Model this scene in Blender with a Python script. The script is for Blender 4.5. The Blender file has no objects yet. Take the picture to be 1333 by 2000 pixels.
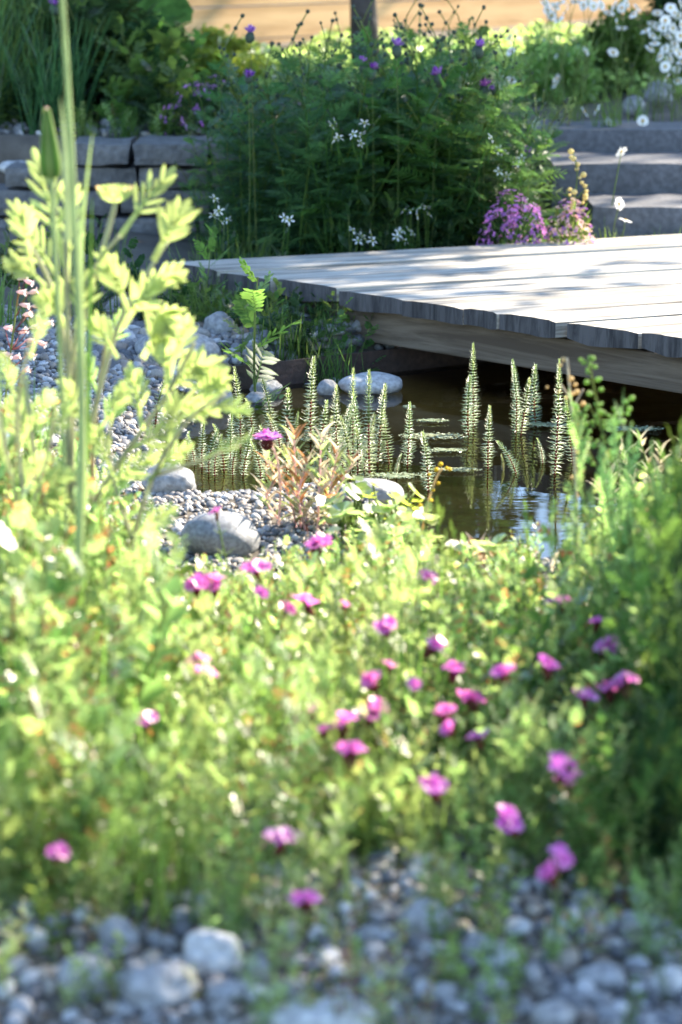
import bpy, math, random
import numpy as np
from mathutils import Vector, Matrix, Euler
from mathutils import noise as mnoise

S = bpy.context.scene
C = S.collection
R = math.radians
rnd = random.Random(7)
rng = np.random.default_rng(7)

# ------------------------------------------------------------------ camera
CAMZ, PITCH, FPX = 1.10, R(14.0), 85 / 36 * 2000
cam_d = bpy.data.cameras.new('camera'); cam = bpy.data.objects.new('camera', cam_d); C.objects.link(cam)
cam.location = (0, 0, CAMZ); cam.rotation_euler = (R(90) - PITCH, 0, 0)
cam_d.sensor_fit = 'VERTICAL'; cam_d.sensor_height = 36; cam_d.lens = 85
cam_d.clip_start = 0.05; cam_d.clip_end = 400
cam_d.dof.use_dof = True; cam_d.dof.focus_distance = 5.0; cam_d.dof.aperture_fstop = 4.2
S.camera = cam

# ------------------------------------------------------------------ sky, sun, exposure
SUN_AZ, SUN_EL = R(58), R(40)          # azimuth from +Y towards +X: behind and to the right
SV = Vector((math.sin(SUN_AZ) * math.cos(SUN_EL), math.cos(SUN_AZ) * math.cos(SUN_EL), math.sin(SUN_EL)))
W = bpy.data.worlds.new('World'); S.world = W; W.use_nodes = True
nt = W.node_tree
sky = nt.nodes.new('ShaderNodeTexSky'); sky.sky_type = 'NISHITA'; sky.sun_disc = False
sky.sun_elevation = SUN_EL; sky.sun_rotation = SUN_AZ; sky.air_density = 1.0; sky.dust_density = .3; sky.ozone_density = 2.0
bg = nt.nodes['Background']; bg.inputs['Strength'].default_value = 0.15
nt.links.new(sky.outputs['Color'], bg.inputs['Color'])
sun_d = bpy.data.lights.new('sun', 'SUN'); sun_d.energy = 5.0; sun_d.angle = R(0.5); sun_d.color = (1.0, 0.88, 0.70)
sun = bpy.data.objects.new('sun', sun_d); C.objects.link(sun)
sun.rotation_euler = SV.to_track_quat('Z', 'Y').to_euler(); sun.location = (6, 6, 8)
S.view_settings.view_transform = 'Standard'; S.view_settings.look = 'None'
S.view_settings.exposure = 2.35; S.view_settings.gamma = 1.0

# ------------------------------------------------------------------ pixel -> world helpers (pixels of the 1333 x 2000 photograph)
def ray(px, py):
    c = (px - 666.5) / FPX; s = (1000 - py) / FPX
    return Vector((c, math.cos(PITCH) + s * math.sin(PITCH), -math.sin(PITCH) + s * math.cos(PITCH)))
def on_z(px, py, z):
    d = ray(px, py); return Vector((0, 0, CAMZ)) + d * ((z - CAMZ) / d.z)
def at_y(px, py, y):
    d = ray(px, py); return Vector((0, 0, CAMZ)) + d * (y / d.y)
def to_px(x, y, z):
    f = y * math.cos(PITCH) - (z - CAMZ) * math.sin(PITCH); u = y * math.sin(PITCH) + (z - CAMZ) * math.cos(PITCH)
    return 666.5 + FPX * x / f, 1000 - FPX * u / f

# ------------------------------------------------------------------ terrain height
POND_PX = [(430, 765), (400, 800), (330, 850), (335, 925), (400, 965), (480, 1000), (600, 985), (700, 985), (800, 1005), (862, 1060),
           (900, 1095), (960, 1112), (1040, 1112), (1100, 1095), (1200, 1065), (1333, 1075), (1500, 1075)]
pond = [on_z(a, b, 0.0) for a, b in POND_PX]
ep = [on_z(405, 762, 0), on_z(430, 748, .02), on_z(540, 738, .02), on_z(650, 724, .02), on_z(760, 712, .02), on_z(865, 700, .02)]
ep = [Vector((q.x, q.y, 0)) for q in ep]; dlt = (ep[-1] - ep[-2]).normalized(); ep += [ep[-1] + dlt * .5, ep[-1] + dlt * 1.3]
pond = [(p.x, p.y) for p in pond] + [(1.9, 4.6), (1.9, 6.9)] + [(q.x - .01, q.y + .035) for q in reversed(ep[1:])]
PP = np.array(pond)
def pond_sd(X, Y):
    X = np.asarray(X, float); Y = np.asarray(Y, float)
    dmin = np.full(X.shape, 1e9); ins = np.zeros(X.shape, bool); n = len(PP)
    for i in range(n):
        a = PP[i]; b = PP[(i + 1) % n]; e = b - a
        t = np.clip(((X - a[0]) * e[0] + (Y - a[1]) * e[1]) / (e @ e), 0, 1)
        dmin = np.minimum(dmin, np.hypot(X - a[0] - t * e[0], Y - a[1] - t * e[1]))
        c = (a[1] > Y) != (b[1] > Y)
        ins ^= c & (X < (b[0] - a[0]) * (Y - a[1]) / (b[1] - a[1] + 1e-12) + a[0])
    return np.where(ins, -dmin, dmin)
def sm(t): t = np.clip(t, 0, 1); return t * t * (3 - 2 * t)
def height(X, Y):
    X = np.asarray(X, float); Y = np.asarray(Y, float)
    d = pond_sd(X, Y)
    base = 0.05 + 0.05 * sm((-X - 0.35) / 0.6) + 0.05 * sm((Y - 5.6) / 0.5) + 0.012 * np.sin(X * 5.1 + Y * 3.3) + 0.010 * np.sin(Y * 7.7 - X * 2.9)
    step_y = np.where(X > 0.42, 7.9, 7.6)
    terr = sm((Y - step_y) / 0.08)
    terr_z = 0.40 + 0.035 * np.clip(Y - 7.7, 0, 5) + 0.01 * np.sin(X * 3 + Y * 4)
    z = base * (1 - terr) + terr_z * terr
    bank = sm(d / np.where(Y > 5.4, .05, .14))
    out = -0.01 + (z + 0.01) * bank
    inn = -0.01 - 0.014 * sm(-d / 0.3) - .30 * sm((-d - .33) / .35)
    return np.where(d > 0, out, inn)
def gz(x, y): return float(height(np.array([x]), np.array([y]))[0])
def on_ground(px, py):
    z = 0.05
    for _ in range(6):
        p = on_z(px, py, z); z = gz(p.x, p.y)
    return Vector((p.x, p.y, z))

# ------------------------------------------------------------------ materials
def newmat(name):
    m = bpy.data.materials.new(name); m.use_nodes = True; m.node_tree.nodes.clear()
    n = m.node_tree; o = n.nodes.new('ShaderNodeOutputMaterial'); return m, n, o
def N(n, t, **k):
    q = n.nodes.new(t)
    for a, v in k.items(): setattr(q, a, v)
    return q
def vary(n, col, amt_h=.02, amt_v=.25, scale=30., obj=True):
    """base colour varied per object and by noise"""
    tc = N(n, 'ShaderNodeTexCoord'); no = N(n, 'ShaderNodeTexNoise'); no.inputs['Scale'].default_value = scale; no.inputs['Detail'].default_value = 3
    n.links.new(tc.outputs['Object'], no.inputs['Vector'])
    oi = N(n, 'ShaderNodeObjectInfo')
    hv = N(n, 'ShaderNodeHueSaturation'); hv.inputs['Color'].default_value = (*col, 1)
    m1 = N(n, 'ShaderNodeMapRange'); m1.inputs[3].default_value = .5 - amt_h; m1.inputs[4].default_value = .5 + amt_h
    n.links.new(oi.outputs['Random'], m1.inputs[0]); n.links.new(m1.outputs[0], hv.inputs['Hue'])
    m2 = N(n, 'ShaderNodeMapRange'); m2.inputs[1].default_value = .3; m2.inputs[2].default_value = .7
    m2.inputs[3].default_value = 1 - amt_v; m2.inputs[4].default_value = 1 + amt_v
    n.links.new(no.outputs[0], m2.inputs[0]); n.links.new(m2.outputs[0], hv.inputs['Value'])
    return hv.outputs['Color']
def leafmat(name, col, tcol, tmix=.5, gloss=.16, rough=.45, h=.02, v=.3, scale=25.):
    m, n, o = newmat(name)
    c1 = vary(n, col, h, v, scale); c2 = vary(n, tcol, h, v, scale)
    d = N(n, 'ShaderNodeBsdfDiffuse'); n.links.new(c1, d.inputs['Color'])
    t = N(n, 'ShaderNodeBsdfTranslucent'); n.links.new(c2, t.inputs['Color'])
    mx = N(n, 'ShaderNodeMixShader'); mx.inputs[0].default_value = tmix
    n.links.new(d.outputs[0], mx.inputs[1]); n.links.new(t.outputs[0], mx.inputs[2])
    g = N(n, 'ShaderNodeBsdfGlossy'); g.inputs['Roughness'].default_value = rough
    fr = N(n, 'ShaderNodeFresnel'); fr.inputs[0].default_value = 1.4
    mu = N(n, 'ShaderNodeMath', operation='MULTIPLY'); mu.inputs[1].default_value = gloss; n.links.new(fr.outputs[0], mu.inputs[0])
    m2 = N(n, 'ShaderNodeMixShader'); n.links.new(mu.outputs[0], m2.inputs[0])
    n.links.new(mx.outputs[0], m2.inputs[1]); n.links.new(g.outputs[0], m2.inputs[2]); n.links.new(m2.outputs[0], o.inputs[0])
    return m
def stonemat(name, cols, scale=6., rough=.7, bump=.25, speck=90., obj=True):
    m, n, o = newmat(name)
    tc = N(n, 'ShaderNodeTexCoord')
    no = N(n, 'ShaderNodeTexNoise'); no.inputs['Scale'].default_value = scale; no.inputs['Detail'].default_value = 8; no.inputs['Roughness'].default_value = .65
    n.links.new(tc.outputs['Object'], no.inputs['Vector'])
    cr = N(n, 'ShaderNodeValToRGB'); e = cr.color_ramp.elements
    e[0].position = .3; e[0].color = (*cols[0], 1); e[1].position = .7; e[1].color = (*cols[1], 1)
    n.links.new(no.outputs[0], cr.inputs[0])
    n2 = N(n, 'ShaderNodeTexNoise'); n2.inputs['Scale'].default_value = speck; n2.inputs['Detail'].default_value = 4
    n.links.new(tc.outputs['Object'], n2.inputs['Vector'])
    m2 = N(n, 'ShaderNodeMapRange'); m2.inputs[1].default_value = .35; m2.inputs[2].default_value = .65; m2.inputs[3].default_value = .72; m2.inputs[4].default_value = 1.25
    n.links.new(n2.outputs[0], m2.inputs[0])
    hv = N(n, 'ShaderNodeHueSaturation'); n.links.new(cr.outputs[0], hv.inputs['Color']); n.links.new(m2.outputs[0], hv.inputs['Value'])
    b = N(n, 'ShaderNodeBsdfPrincipled'); b.inputs['Roughness'].default_value = rough
    n.links.new(hv.outputs[0], b.inputs['Base Color'])
    bp = N(n, 'ShaderNodeBump'); bp.inputs['Strength'].default_value = bump; bp.inputs['Distance'].default_value = .01
    n.links.new(n2.outputs[0], bp.inputs['Height']); n.links.new(bp.outputs[0], b.inputs['Normal'])
    n.links.new(b.outputs[0], o.inputs[0]); return m
def woodmat(name, c0, c1, grain=(2, 40, 40), rough=.75, island=True):
    m, n, o = newmat(name)
    tc = N(n, 'ShaderNodeTexCoord'); mp = N(n, 'ShaderNodeMapping'); mp.inputs['Scale'].default_value = grain
    n.links.new(tc.outputs['Object'], mp.inputs[0])
    no = N(n, 'ShaderNodeTexNoise'); no.inputs['Scale'].default_value = 1; no.inputs['Detail'].default_value = 9; no.inputs['Roughness'].default_value = .7; no.inputs['Distortion'].default_value = .6
    n.links.new(mp.outputs[0], no.inputs['Vector'])
    cr = N(n, 'ShaderNodeValToRGB'); e = cr.color_ramp.elements
    e[0].position = .40; e[0].color = (*c0, 1); e[1].position = .58; e[1].color = (*c1, 1)
    n.links.new(no.outputs[0], cr.inputs[0])
    n2 = N(n, 'ShaderNodeTexNoise'); n2.inputs['Scale'].default_value = 2.3; n2.inputs['Detail'].default_value = 5
    n.links.new(tc.outputs['Object'], n2.inputs['Vector'])
    oi = N(n, 'ShaderNodeObjectInfo'); ad = N(n, 'ShaderNodeMath', operation='ADD'); n.links.new(oi.outputs['Random'], ad.inputs[0]); n.links.new(n2.outputs[0], ad.inputs[1])
    m2 = N(n, 'ShaderNodeMapRange'); m2.inputs[1].default_value = .3; m2.inputs[2].default_value = 1.7; m2.inputs[3].default_value = .72; m2.inputs[4].default_value = 1.2
    n.links.new(ad.outputs[0], m2.inputs[0])
    hv = N(n, 'ShaderNodeHueSaturation'); n.links.new(cr.outputs[0], hv.inputs['Color']); n.links.new(m2.outputs[0], hv.inputs['Value'])
    b = N(n, 'ShaderNodeBsdfPrincipled'); b.inputs['Roughness'].default_value = rough; b.inputs['Specular IOR Level'].default_value = .2; n.links.new(hv.outputs[0], b.inputs['Base Color'])
    bp = N(n, 'ShaderNodeBump'); bp.inputs['Strength'].default_value = .5; bp.inputs['Distance'].default_value = .004
    n.links.new(no.outputs[0], bp.inputs['Height']); n.links.new(bp.outputs[0], b.inputs['Normal'])
    n.links.new(b.outputs[0], o.inputs[0]); return m

MT = {}
MT['lime'] = leafmat('lime_leaf', (.13, .19, .06), (.46, .66, .19), .6, h=.03, v=.35)
MT['limepale'] = leafmat('pale_lime_leaf', (.18, .235, .085), (.50, .65, .21), .55, h=.02, v=.3)
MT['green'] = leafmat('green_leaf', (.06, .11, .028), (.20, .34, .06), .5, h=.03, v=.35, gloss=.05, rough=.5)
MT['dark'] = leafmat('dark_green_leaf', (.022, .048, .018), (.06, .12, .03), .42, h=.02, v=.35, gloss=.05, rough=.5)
MT['teal'] = leafmat('bluish_thistle_leaf', (.030, .078, .034), (.12, .26, .07), .48, gloss=.06, h=.02, v=.35)
MT['grass'] = leafmat('grass_blade', (.05, .095, .028), (.22, .36, .07), .5, h=.025, v=.3, gloss=.05, rough=.5)
MT['stem'] = leafmat('green_stem', (.12, .16, .05), (.30, .38, .10), .35, v=.25)
MT['palestem'] = leafmat('pale_stem', (.30, .30, .18), (.55, .55, .30), .35, v=.2)
MT['redstem'] = leafmat('reddish_stem', (.20, .07, .045), (.35, .12, .07), .35, v=.3)
MT['russet'] = leafmat('russet_leaf', (.26, .11, .05), (.60, .26, .10), .5, v=.35)
MT['cream'] = leafmat('cream_leaf', (.42, .36, .25), (.75, .62, .42), .5, gloss=.4, v=.25)
MT['yellow'] = leafmat('yellow_green_leaf', (.14, .18, .03), (.52, .60, .08), .55, v=.35)
MT['pink'] = leafmat('magenta_petal', (.66, .14, .46), (.85, .22, .66), .5, gloss=.15, h=.015, v=.2)
MT['purple'] = leafmat('purple_petal', (.22, .06, .36), (.34, .09, .50), .5, gloss=.1, v=.25)
MT['lilac'] = leafmat('lilac_petal', (.42, .20, .52), (.55, .26, .62), .5, gloss=.1, v=.25)
MT['thyme'] = leafmat('thyme_petal', (.62, .26, .58), (.66, .28, .62), .5, gloss=.1, v=.25)
MT['stalk'] = leafmat('pale_green_stalk', (.30, .35, .15), (.42, .48, .20), .3, v=.2)
MT['white'] = leafmat('white_petal', (.78, .78, .76), (.80, .80, .76), .45, gloss=.15, h=.0, v=.06)
MT['blush'] = leafmat('blush_petal', (.72, .52, .48), (.80, .56, .50), .5, gloss=.2, v=.15)
MT['calyx'] = leafmat('maroon_calyx', (.10, .03, .02), (.18, .05, .03), .3, v=.3)
MT['gold'] = leafmat('yellow_disc', (.60, .38, .03), (.6, .4, .04), .3, v=.2)
MT['seed'] = leafmat('straw_seed', (.55, .42, .20), (.75, .60, .30), .45, v=.25)
MT['needle'] = leafmat('mares_tail_needle', (.17, .24, .08), (.48, .60, .20), .5, gloss=.3, v=.2)
MT['stone'] = stonemat('grey_boulder', ((.13, .13, .135), (.26, .26, .255)))
MT['palestone'] = stonemat('pale_boulder', ((.24, .24, .245), (.38, .375, .36)), scale=3, bump=.06)
MT['smoothstone'] = stonemat('smooth_bluish_boulder', ((.15, .155, .165), (.22, .222, .228)), scale=9, bump=.05, speck=140)
MT['wallstone'] = stonemat('wall_stone', ((.050, .050, .053), (.115, .113, .112)), scale=9, bump=.8, speck=40)
MT['stepstone'] = stonemat('step_stone', ((.055, .056, .062), (.095, .096, .105)), scale=5, bump=.08, speck=60)
MT['deckwood'] = woodmat('silvered_plank', (.13, .118, .10), (.36, .335, .29))
MT['beamwood'] = woodmat('grey_beam', (.075, .055, .038), (.15, .118, .086), grain=(2, 30, 30))
MT['fencewood'] = woodmat('honey_board', (.37, .22, .10), (.52, .34, .17), grain=(1.2, 8, 20))
MT['bark'] = stonemat('bark', ((.025, .019, .019), (.07, .055, .053)), scale=14, bump=1., speck=30)
MT['twig'] = stonemat('dry_twig', ((.28, .22, .14), (.45, .37, .25)), scale=20)
def rustmat():
    m = stonemat('rusty_steel', ((.018, .012, .011), (.05, .028, .021)), scale=12, rough=.6, bump=.2); return m
MT['rust'] = rustmat()
def mudmat():
    m, n, o = newmat('ground_soil')
    tc = N(n, 'ShaderNodeTexCoord'); no = N(n, 'ShaderNodeTexNoise'); no.inputs['Scale'].default_value = 9; no.inputs['Detail'].default_value = 10; no.inputs['Roughness'].default_value = .7
    n.links.new(tc.outputs['Object'], no.inputs['Vector'])
    cr = N(n, 'ShaderNodeValToRGB'); e = cr.color_ramp.elements; e[0].position = .3; e[0].color = (.035, .028, .021, 1); e[1].position = .7; e[1].color = (.11, .095, .075, 1)
    n.links.new(no.outputs[0], cr.inputs[0])
    b = N(n, 'ShaderNodeBsdfPrincipled'); b.inputs['Roughness'].default_value = .9; n.links.new(cr.outputs[0], b.inputs['Base Color'])
    n.links.new(b.outputs[0], o.inputs[0]); return m
MT['soil'] = mudmat()
def bedmat():
    m, n, o = newmat('pond_mud')
    tc = N(n, 'ShaderNodeTexCoord'); no = N(n, 'ShaderNodeTexNoise'); no.inputs['Scale'].default_value = 5; no.inputs['Detail'].default_value = 10; no.inputs['Roughness'].default_value = .7
    n.links.new(tc.outputs['Object'], no.inputs['Vector'])
    cr = N(n, 'ShaderNodeValToRGB'); e = cr.color_ramp.elements; e[0].position = .3; e[0].color = (.16, .105, .048, 1); e[1].position = .7; e[1].color = (.33, .215, .105, 1)
    n.links.new(no.outputs[0], cr.inputs[0])
    b = N(n, 'ShaderNodeBsdfDiffuse'); n.links.new(cr.outputs[0], b.inputs['Color']); n.links.new(b.outputs[0], o.inputs[0]); return m
MT['bed'] = bedmat()
def watermat():
    m, n, o = newmat('pond_water')
    tc = N(n, 'ShaderNodeTexCoord'); mp = N(n, 'ShaderNodeMapping'); mp.inputs['Scale'].default_value = (3, 9, 1)
    n.links.new(tc.outputs['Object'], mp.inputs[0])
    no = N(n, 'ShaderNodeTexNoise'); no.inputs['Scale'].default_value = 1.6; no.inputs['Detail'].default_value = 3
    n.links.new(mp.outputs[0], no.inputs['Vector'])
    bp = N(n, 'ShaderNodeBump'); bp.inputs['Strength'].default_value = .018; bp.inputs['Distance'].default_value = .02; n.links.new(no.outputs[0], bp.inputs['Height'])
    t = N(n, 'ShaderNodeBsdfTransparent'); t.inputs['Color'].default_value = (.76, .71, .48, 1)
    g = N(n, 'ShaderNodeBsdfGlossy'); g.inputs['Roughness'].default_value = .0; n.links.new(bp.outputs[0], g.inputs['Normal'])
    fr = N(n, 'ShaderNodeFresnel'); fr.inputs[0].default_value = 1.33; n.links.new(bp.outputs[0], fr.inputs['Normal'])
    mx = N(n, 'ShaderNodeMixShader'); n.links.new(fr.outputs[0], mx.inputs[0]); n.links.new(t.outputs[0], mx.inputs[1]); n.links.new(g.outputs[0], mx.inputs[2])
    n.links.new(mx.outputs[0], o.inputs[0]); return m
MT['water'] = watermat()
def gravelmat():
    m, n, o = newmat('gravel')
    at = N(n, 'ShaderNodeAttribute'); at.attribute_name = 'tone'
    cr = N(n, 'ShaderNodeValToRGB'); cr.color_ramp.interpolation = 'LINEAR'; e = cr.color_ramp.elements
    e[0].position = 0; e[0].color = (.05, .05, .053, 1); e[1].position = 1; e[1].color = (.34, .33, .32, 1)
    for p, c in ((.2, (.10, .10, .107)), (.42, (.19, .188, .185)), (.56, (.15, .115, .088)), (.70, (.27, .235, .19)), (.84, (.21, .208, .21)), (.92, (.36, .355, .35))):
        q = cr.color_ramp.elements.new(p); q.color = (*c, 1)
    n.links.new(at.outputs['Fac'], cr.inputs[0])
    tc = N(n, 'ShaderNodeTexCoord'); no = N(n, 'ShaderNodeTexNoise'); no.inputs['Scale'].default_value = 160; no.inputs['Detail'].default_value = 3
    n.links.new(tc.outputs['Object'], no.inputs['Vector'])
    m2 = N(n, 'ShaderNodeMapRange'); m2.inputs[1].default_value = .3; m2.inputs[2].default_value = .7; m2.inputs[3].default_value = .8; m2.inputs[4].default_value = 1.15
    n.links.new(no.outputs[0], m2.inputs[0])
    hv = N(n, 'ShaderNodeHueSaturation'); n.links.new(cr.outputs[0], hv.inputs['Color']); n.links.new(m2.outputs[0], hv.inputs['Value'])
    b = N(n, 'ShaderNodeBsdfPrincipled'); b.inputs['Roughness'].default_value = .6; n.links.new(hv.outputs[0], b.inputs['Base Color'])
    n.links.new(b.outputs[0], o.inputs[0]); return m
MT['gravel'] = gravelmat()

# ------------------------------------------------------------------ mesh builder
class MB:
    def __init__(s): s.v = []; s.f = []; s.m = []; s.k = 0; s.mats = []
    def mi(s, mat):
        if mat not in s.mats: s.mats.append(mat)
        return s.mats.index(mat)
    def face(s, pts, mat):
        i = len(s.v); s.v.extend([tuple(p) for p in pts]); s.f.append(tuple(range(i, i + len(pts)))); s.m.append(s.mi(mat))
    def strip(s, cols, mat):
        """cols: list of rows, each a list of points; quads between rows"""
        i = len(s.v); w = len(cols[0]); mi = s.mi(mat)
        for row in cols: s.v.extend([tuple(p) for p in row])
        for r in range(len(cols) - 1):
            for c in range(w - 1):
                a = i + r * w + c; s.f.append((a, a + 1, a + w + 1, a + w)); s.m.append(mi)
    def tube(s, pts, rad, mat, sides=5, cap=True):
        i = len(s.v); n = len(pts); mi = s.mi(mat)
        pts = [Vector(p) for p in pts]
        if not hasattr(rad, '__len__'): rad = [rad] * n
        ref = Vector((.31, .92, .22))
        for k in range(n):
            t = (pts[min(k + 1, n - 1)] - pts[max(k - 1, 0)])
            if t.length < 1e-9: t = Vector((0, 0, 1))
            t.normalize(); a = t.cross(ref)
            if a.length < .05: a = t.cross(Vector((1, 0, 0)))
            a.normalize(); b = t.cross(a)
            for j in range(sides):
                th = 2 * math.pi * j / sides
                s.v.append(tuple(pts[k] + (a * math.cos(th) + b * math.sin(th)) * rad[k]))
        for k in range(n - 1):
            for j in range(sides):
                j2 = (j + 1) % sides
                s.f.append((i + k * sides + j, i + k * sides + j2, i + (k + 1) * sides + j2, i + (k + 1) * sides + j)); s.m.append(mi)
        if cap:
            s.f.append(tuple(i + (n - 1) * sides + j for j in range(sides))); s.m.append(mi)
            s.f.append(tuple(i + j for j in reversed(range(sides)))); s.m.append(mi)
    def blade(s, pts, w, side, mat, fold=.25):
        """leaf blade: midrib points, half-width list, side vectors (one or many)"""
        rows = []
        n = len(pts)
        for k in range(n):
            sd = side[k] if isinstance(side, list) else side
            p = Vector(pts[k]); t = Vector(pts[min(k + 1, n - 1)]) - Vector(pts[max(k - 1, 0)])
            up = sd.cross(t)
            if up.length > 1e-9: up.normalize()
            rows.append([p - sd * w[k] + up * w[k] * fold, p, p + sd * w[k] + up * w[k] * fold])
        s.strip(rows, mat)
    def box(s, c, d, mat, rot=None):
        x, y, z = d[0] / 2, d[1] / 2, d[2] / 2; i = len(s.v); mi = s.mi(mat); c = Vector(c)
        for q in ((-x, -y, -z), (x, -y, -z), (x, y, -z), (-x, y, -z), (-x, -y, z), (x, -y, z), (x, y, z), (-x, y, z)):
            p = Vector(q)
            if rot: p = rot @ p
            s.v.append(tuple(c + p))
        for f in ((0, 3, 2, 1), (4, 5, 6, 7), (0, 1, 5, 4), (1, 2, 6, 5), (2, 3, 7, 6), (3, 0, 4, 7)):
            s.f.append(tuple(i + q for q in f)); s.m.append(mi)
    def ball(s, c, r, mat, seg=8, rings=5, sq=(1, 1, 1)):
        i = len(s.v); mi = s.mi(mat); c = Vector(c)
        for a in range(rings + 1):
            th = math.pi * a / rings
            for b in range(seg):
                ph = 2 * math.pi * b / seg
                s.v.append((c.x + r * sq[0] * math.sin(th) * math.cos(ph), c.y + r * sq[1] * math.sin(th) * math.sin(ph), c.z + r * sq[2] * math.cos(th)))
        for a in range(rings):
            for b in range(seg):
                b2 = (b + 1) % seg; s.f.append((i + a * seg + b, i + (a + 1) * seg + b, i + (a + 1) * seg + b2, i + a * seg + b2)); s.m.append(mi)
    def mesh(s, name, smooth=True):
        me = bpy.data.meshes.new(name); me.from_pydata(s.v, [], s.f)
        for m in s.mats: me.materials.append(MT[m] if isinstance(m, str) else m)
        me.polygons.foreach_set('material_index', s.m)
        if smooth: me.polygons.foreach_set('use_smooth', [True] * len(s.f))
        me.update(); return me
def link(name, me, parent=None, loc=None):
    o = bpy.data.objects.new(name, me); C.objects.link(o)
    if parent: o.parent = parent
    if loc is not None: o.location = loc
    return o
def tag(o, label=None, cat=None, group=None, kind=None):
    if label: o['label'] = label
    if cat: o['category'] = cat
    if group: o['group'] = group
    if kind: o['kind'] = kind
    return o
def empty(name, loc=(0, 0, 0), rz=0):
    o = bpy.data.objects.new(name, None); C.objects.link(o); o.location = loc; o.rotation_euler = (0, 0, rz); o.empty_display_size = .05; return o
def copy_thing(src, loc, rz=0, sc=1.0, tilt=(0, 0), label=None, group=None, cat=None):
    r = src.copy(); C.objects.link(r); r.location = loc; r.rotation_euler = (tilt[0], tilt[1], rz)
    r.scale = (sc, sc, sc) if not hasattr(sc, '__len__') else sc
    for ch in src.children:
        c = ch.copy(); C.objects.link(c); c.parent = r
        for g in ch.children:
            d = g.copy(); C.objects.link(d); d.parent = c
    if label: r['label'] = label
    if group: r['group'] = group
    if cat: r['category'] = cat
    return r
class Kind:
    """a kind of plant: list of variants, each (root name, root mesh, [(part name, mesh)]); place() links one more individual"""
    def __init__(s, name, variants, hs): s.name = name; s.vs = variants; s.hs = hs; s.first = {}
    def place(s, k, loc, h=None, rz=None, tilt=None, label=None, cat='plant', group=None, wide=1.0):
        k %= len(s.vs)
        rz = rnd.uniform(0, 6.28) if rz is None else rz
        tilt = (rnd.gauss(0, .08), rnd.gauss(0, .08)) if tilt is None else tilt
        sc = 1.0 if h is None else h / s.hs[k]
        sc = (sc * wide, sc * wide, sc)
        if k not in s.first:
            root, parts = s.vs[k]
            o = link(s.name, root); 
            for pt in parts:
                c = link(pt[0], pt[1], o)
                if len(pt) > 2: c.location = pt[2]; c.scale = (pt[3],) * 3
            o.location = loc; o.rotation_euler = (tilt[0], tilt[1], rz); o.scale = sc
            s.first[k] = o
        else:
            o = copy_thing(s.first[k], loc, rz, sc, tilt)
        tag(o, label, cat, group); return o
def V(*a): return Vector(a)
def rand_side(t, r):
    a = Vector((r.gauss(0, 1), r.gauss(0, 1), r.gauss(0, 1))); a -= t * a.dot(t)
    return a.normalized() if a.length > 1e-6 else Vector((1, 0, 0))
def arc(p, d, L, n=5, droop=.3, r=None, wob=0.):
    """curved path of n points from p along d, bending down by droop"""
    pts = [Vector(p)]; d = Vector(d).normalized(); q = Vector(p)
    for k in range(1, n):
        d = d + Vector((0, 0, -droop / (n - 1)))
        if r and wob: d += Vector((r.gauss(0, wob), r.gauss(0, wob), r.gauss(0, wob)))
        d.normalize(); q = q + d * (L / (n - 1)); pts.append(q.copy())
    return pts
def prof(n, kind='oval'):
    out = []
    for k in range(n):
        t = k / (n - 1)
        if kind == 'oval': w = math.sin(math.pi * (t * .94 + .03)) ** .8
        elif kind == 'blunt': w = min(1, .35 + t * 1.6) * (1 if t < .75 else math.sqrt(max(0, 1 - ((t - .75) / .25) ** 2)) * .9 + .05)
        elif kind == 'lance': w = max(.03, min(1, t * 4 + .25) * (1 - t) ** .7)
        elif kind == 'grass': w = max(.02, (1 - t) ** .6)
        out.append(w)
    return out
def simple_leaf(mb, p, d, L, w, mat, r, kind='oval', n=5, droop=.3, fold=.25):
    pts = arc(p, d, L, n, droop); t = (pts[1] - pts[0]).normalized()
    up = Vector((0, 0, 1)) + Vector((r.gauss(0, .35), r.gauss(0, .35), 0)); sd = t.cross(up)
    if sd.length < .05: sd = rand_side(t, r)
    sd.normalize(); mb.blade(pts, [w / 2 * x for x in prof(n, kind)], sd, mat, fold); return pts
def pinnate(mb, p, d, L, mat, r, pairs=6, ll=.3, lw=.012, kind='blunt', droop=.4, stem=None, tipmat=None, ang=1.0, n=4):
    """leaf with pairs of leaflets / lobes along a rachis"""
    nn = pairs + 2; pts = arc(p, d, L, nn, droop, r, .03)
    t0 = (pts[1] - pts[0]).normalized(); up = Vector((0, 0, 1)) + Vector((r.gauss(0, .4), r.gauss(0, .4), 0)); sd = t0.cross(up)
    if sd.length < .05: sd = rand_side(t0, r)
    sd.normalize()
    rw = lw * .16
    mb.blade(pts, [rw * (1 - .7 * k / nn) for k in range(nn)], sd, stem or mat, .3)
    for k in range(1, nn):
        t = (pts[k] - pts[k - 1]).normalized(); u = k / (nn - 1)
        l = L * ll * (math.sin(math.pi * (.16 + .72 * u)) ** .8) * r.uniform(.8, 1.15)
        for sg in ((-1, 1) if k < nn - 1 else (0,)):
            dd = t * .75 + sd * sg * ang + Vector((r.gauss(0, .12), r.gauss(0, .12), r.gauss(0, .18)))
            dd.normalize(); lp = arc(pts[k], dd, l, n, .15)
            nrm = sd.cross(t0); ls = nrm.cross(dd)
            if ls.length < .05: ls = rand_side(dd, r)
            ls.normalize()
            mb.blade(lp, [lw / 2 * x for x in prof(n, kind)], ls, (tipmat if tipmat and r.random() < .18 else mat), .15)

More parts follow.
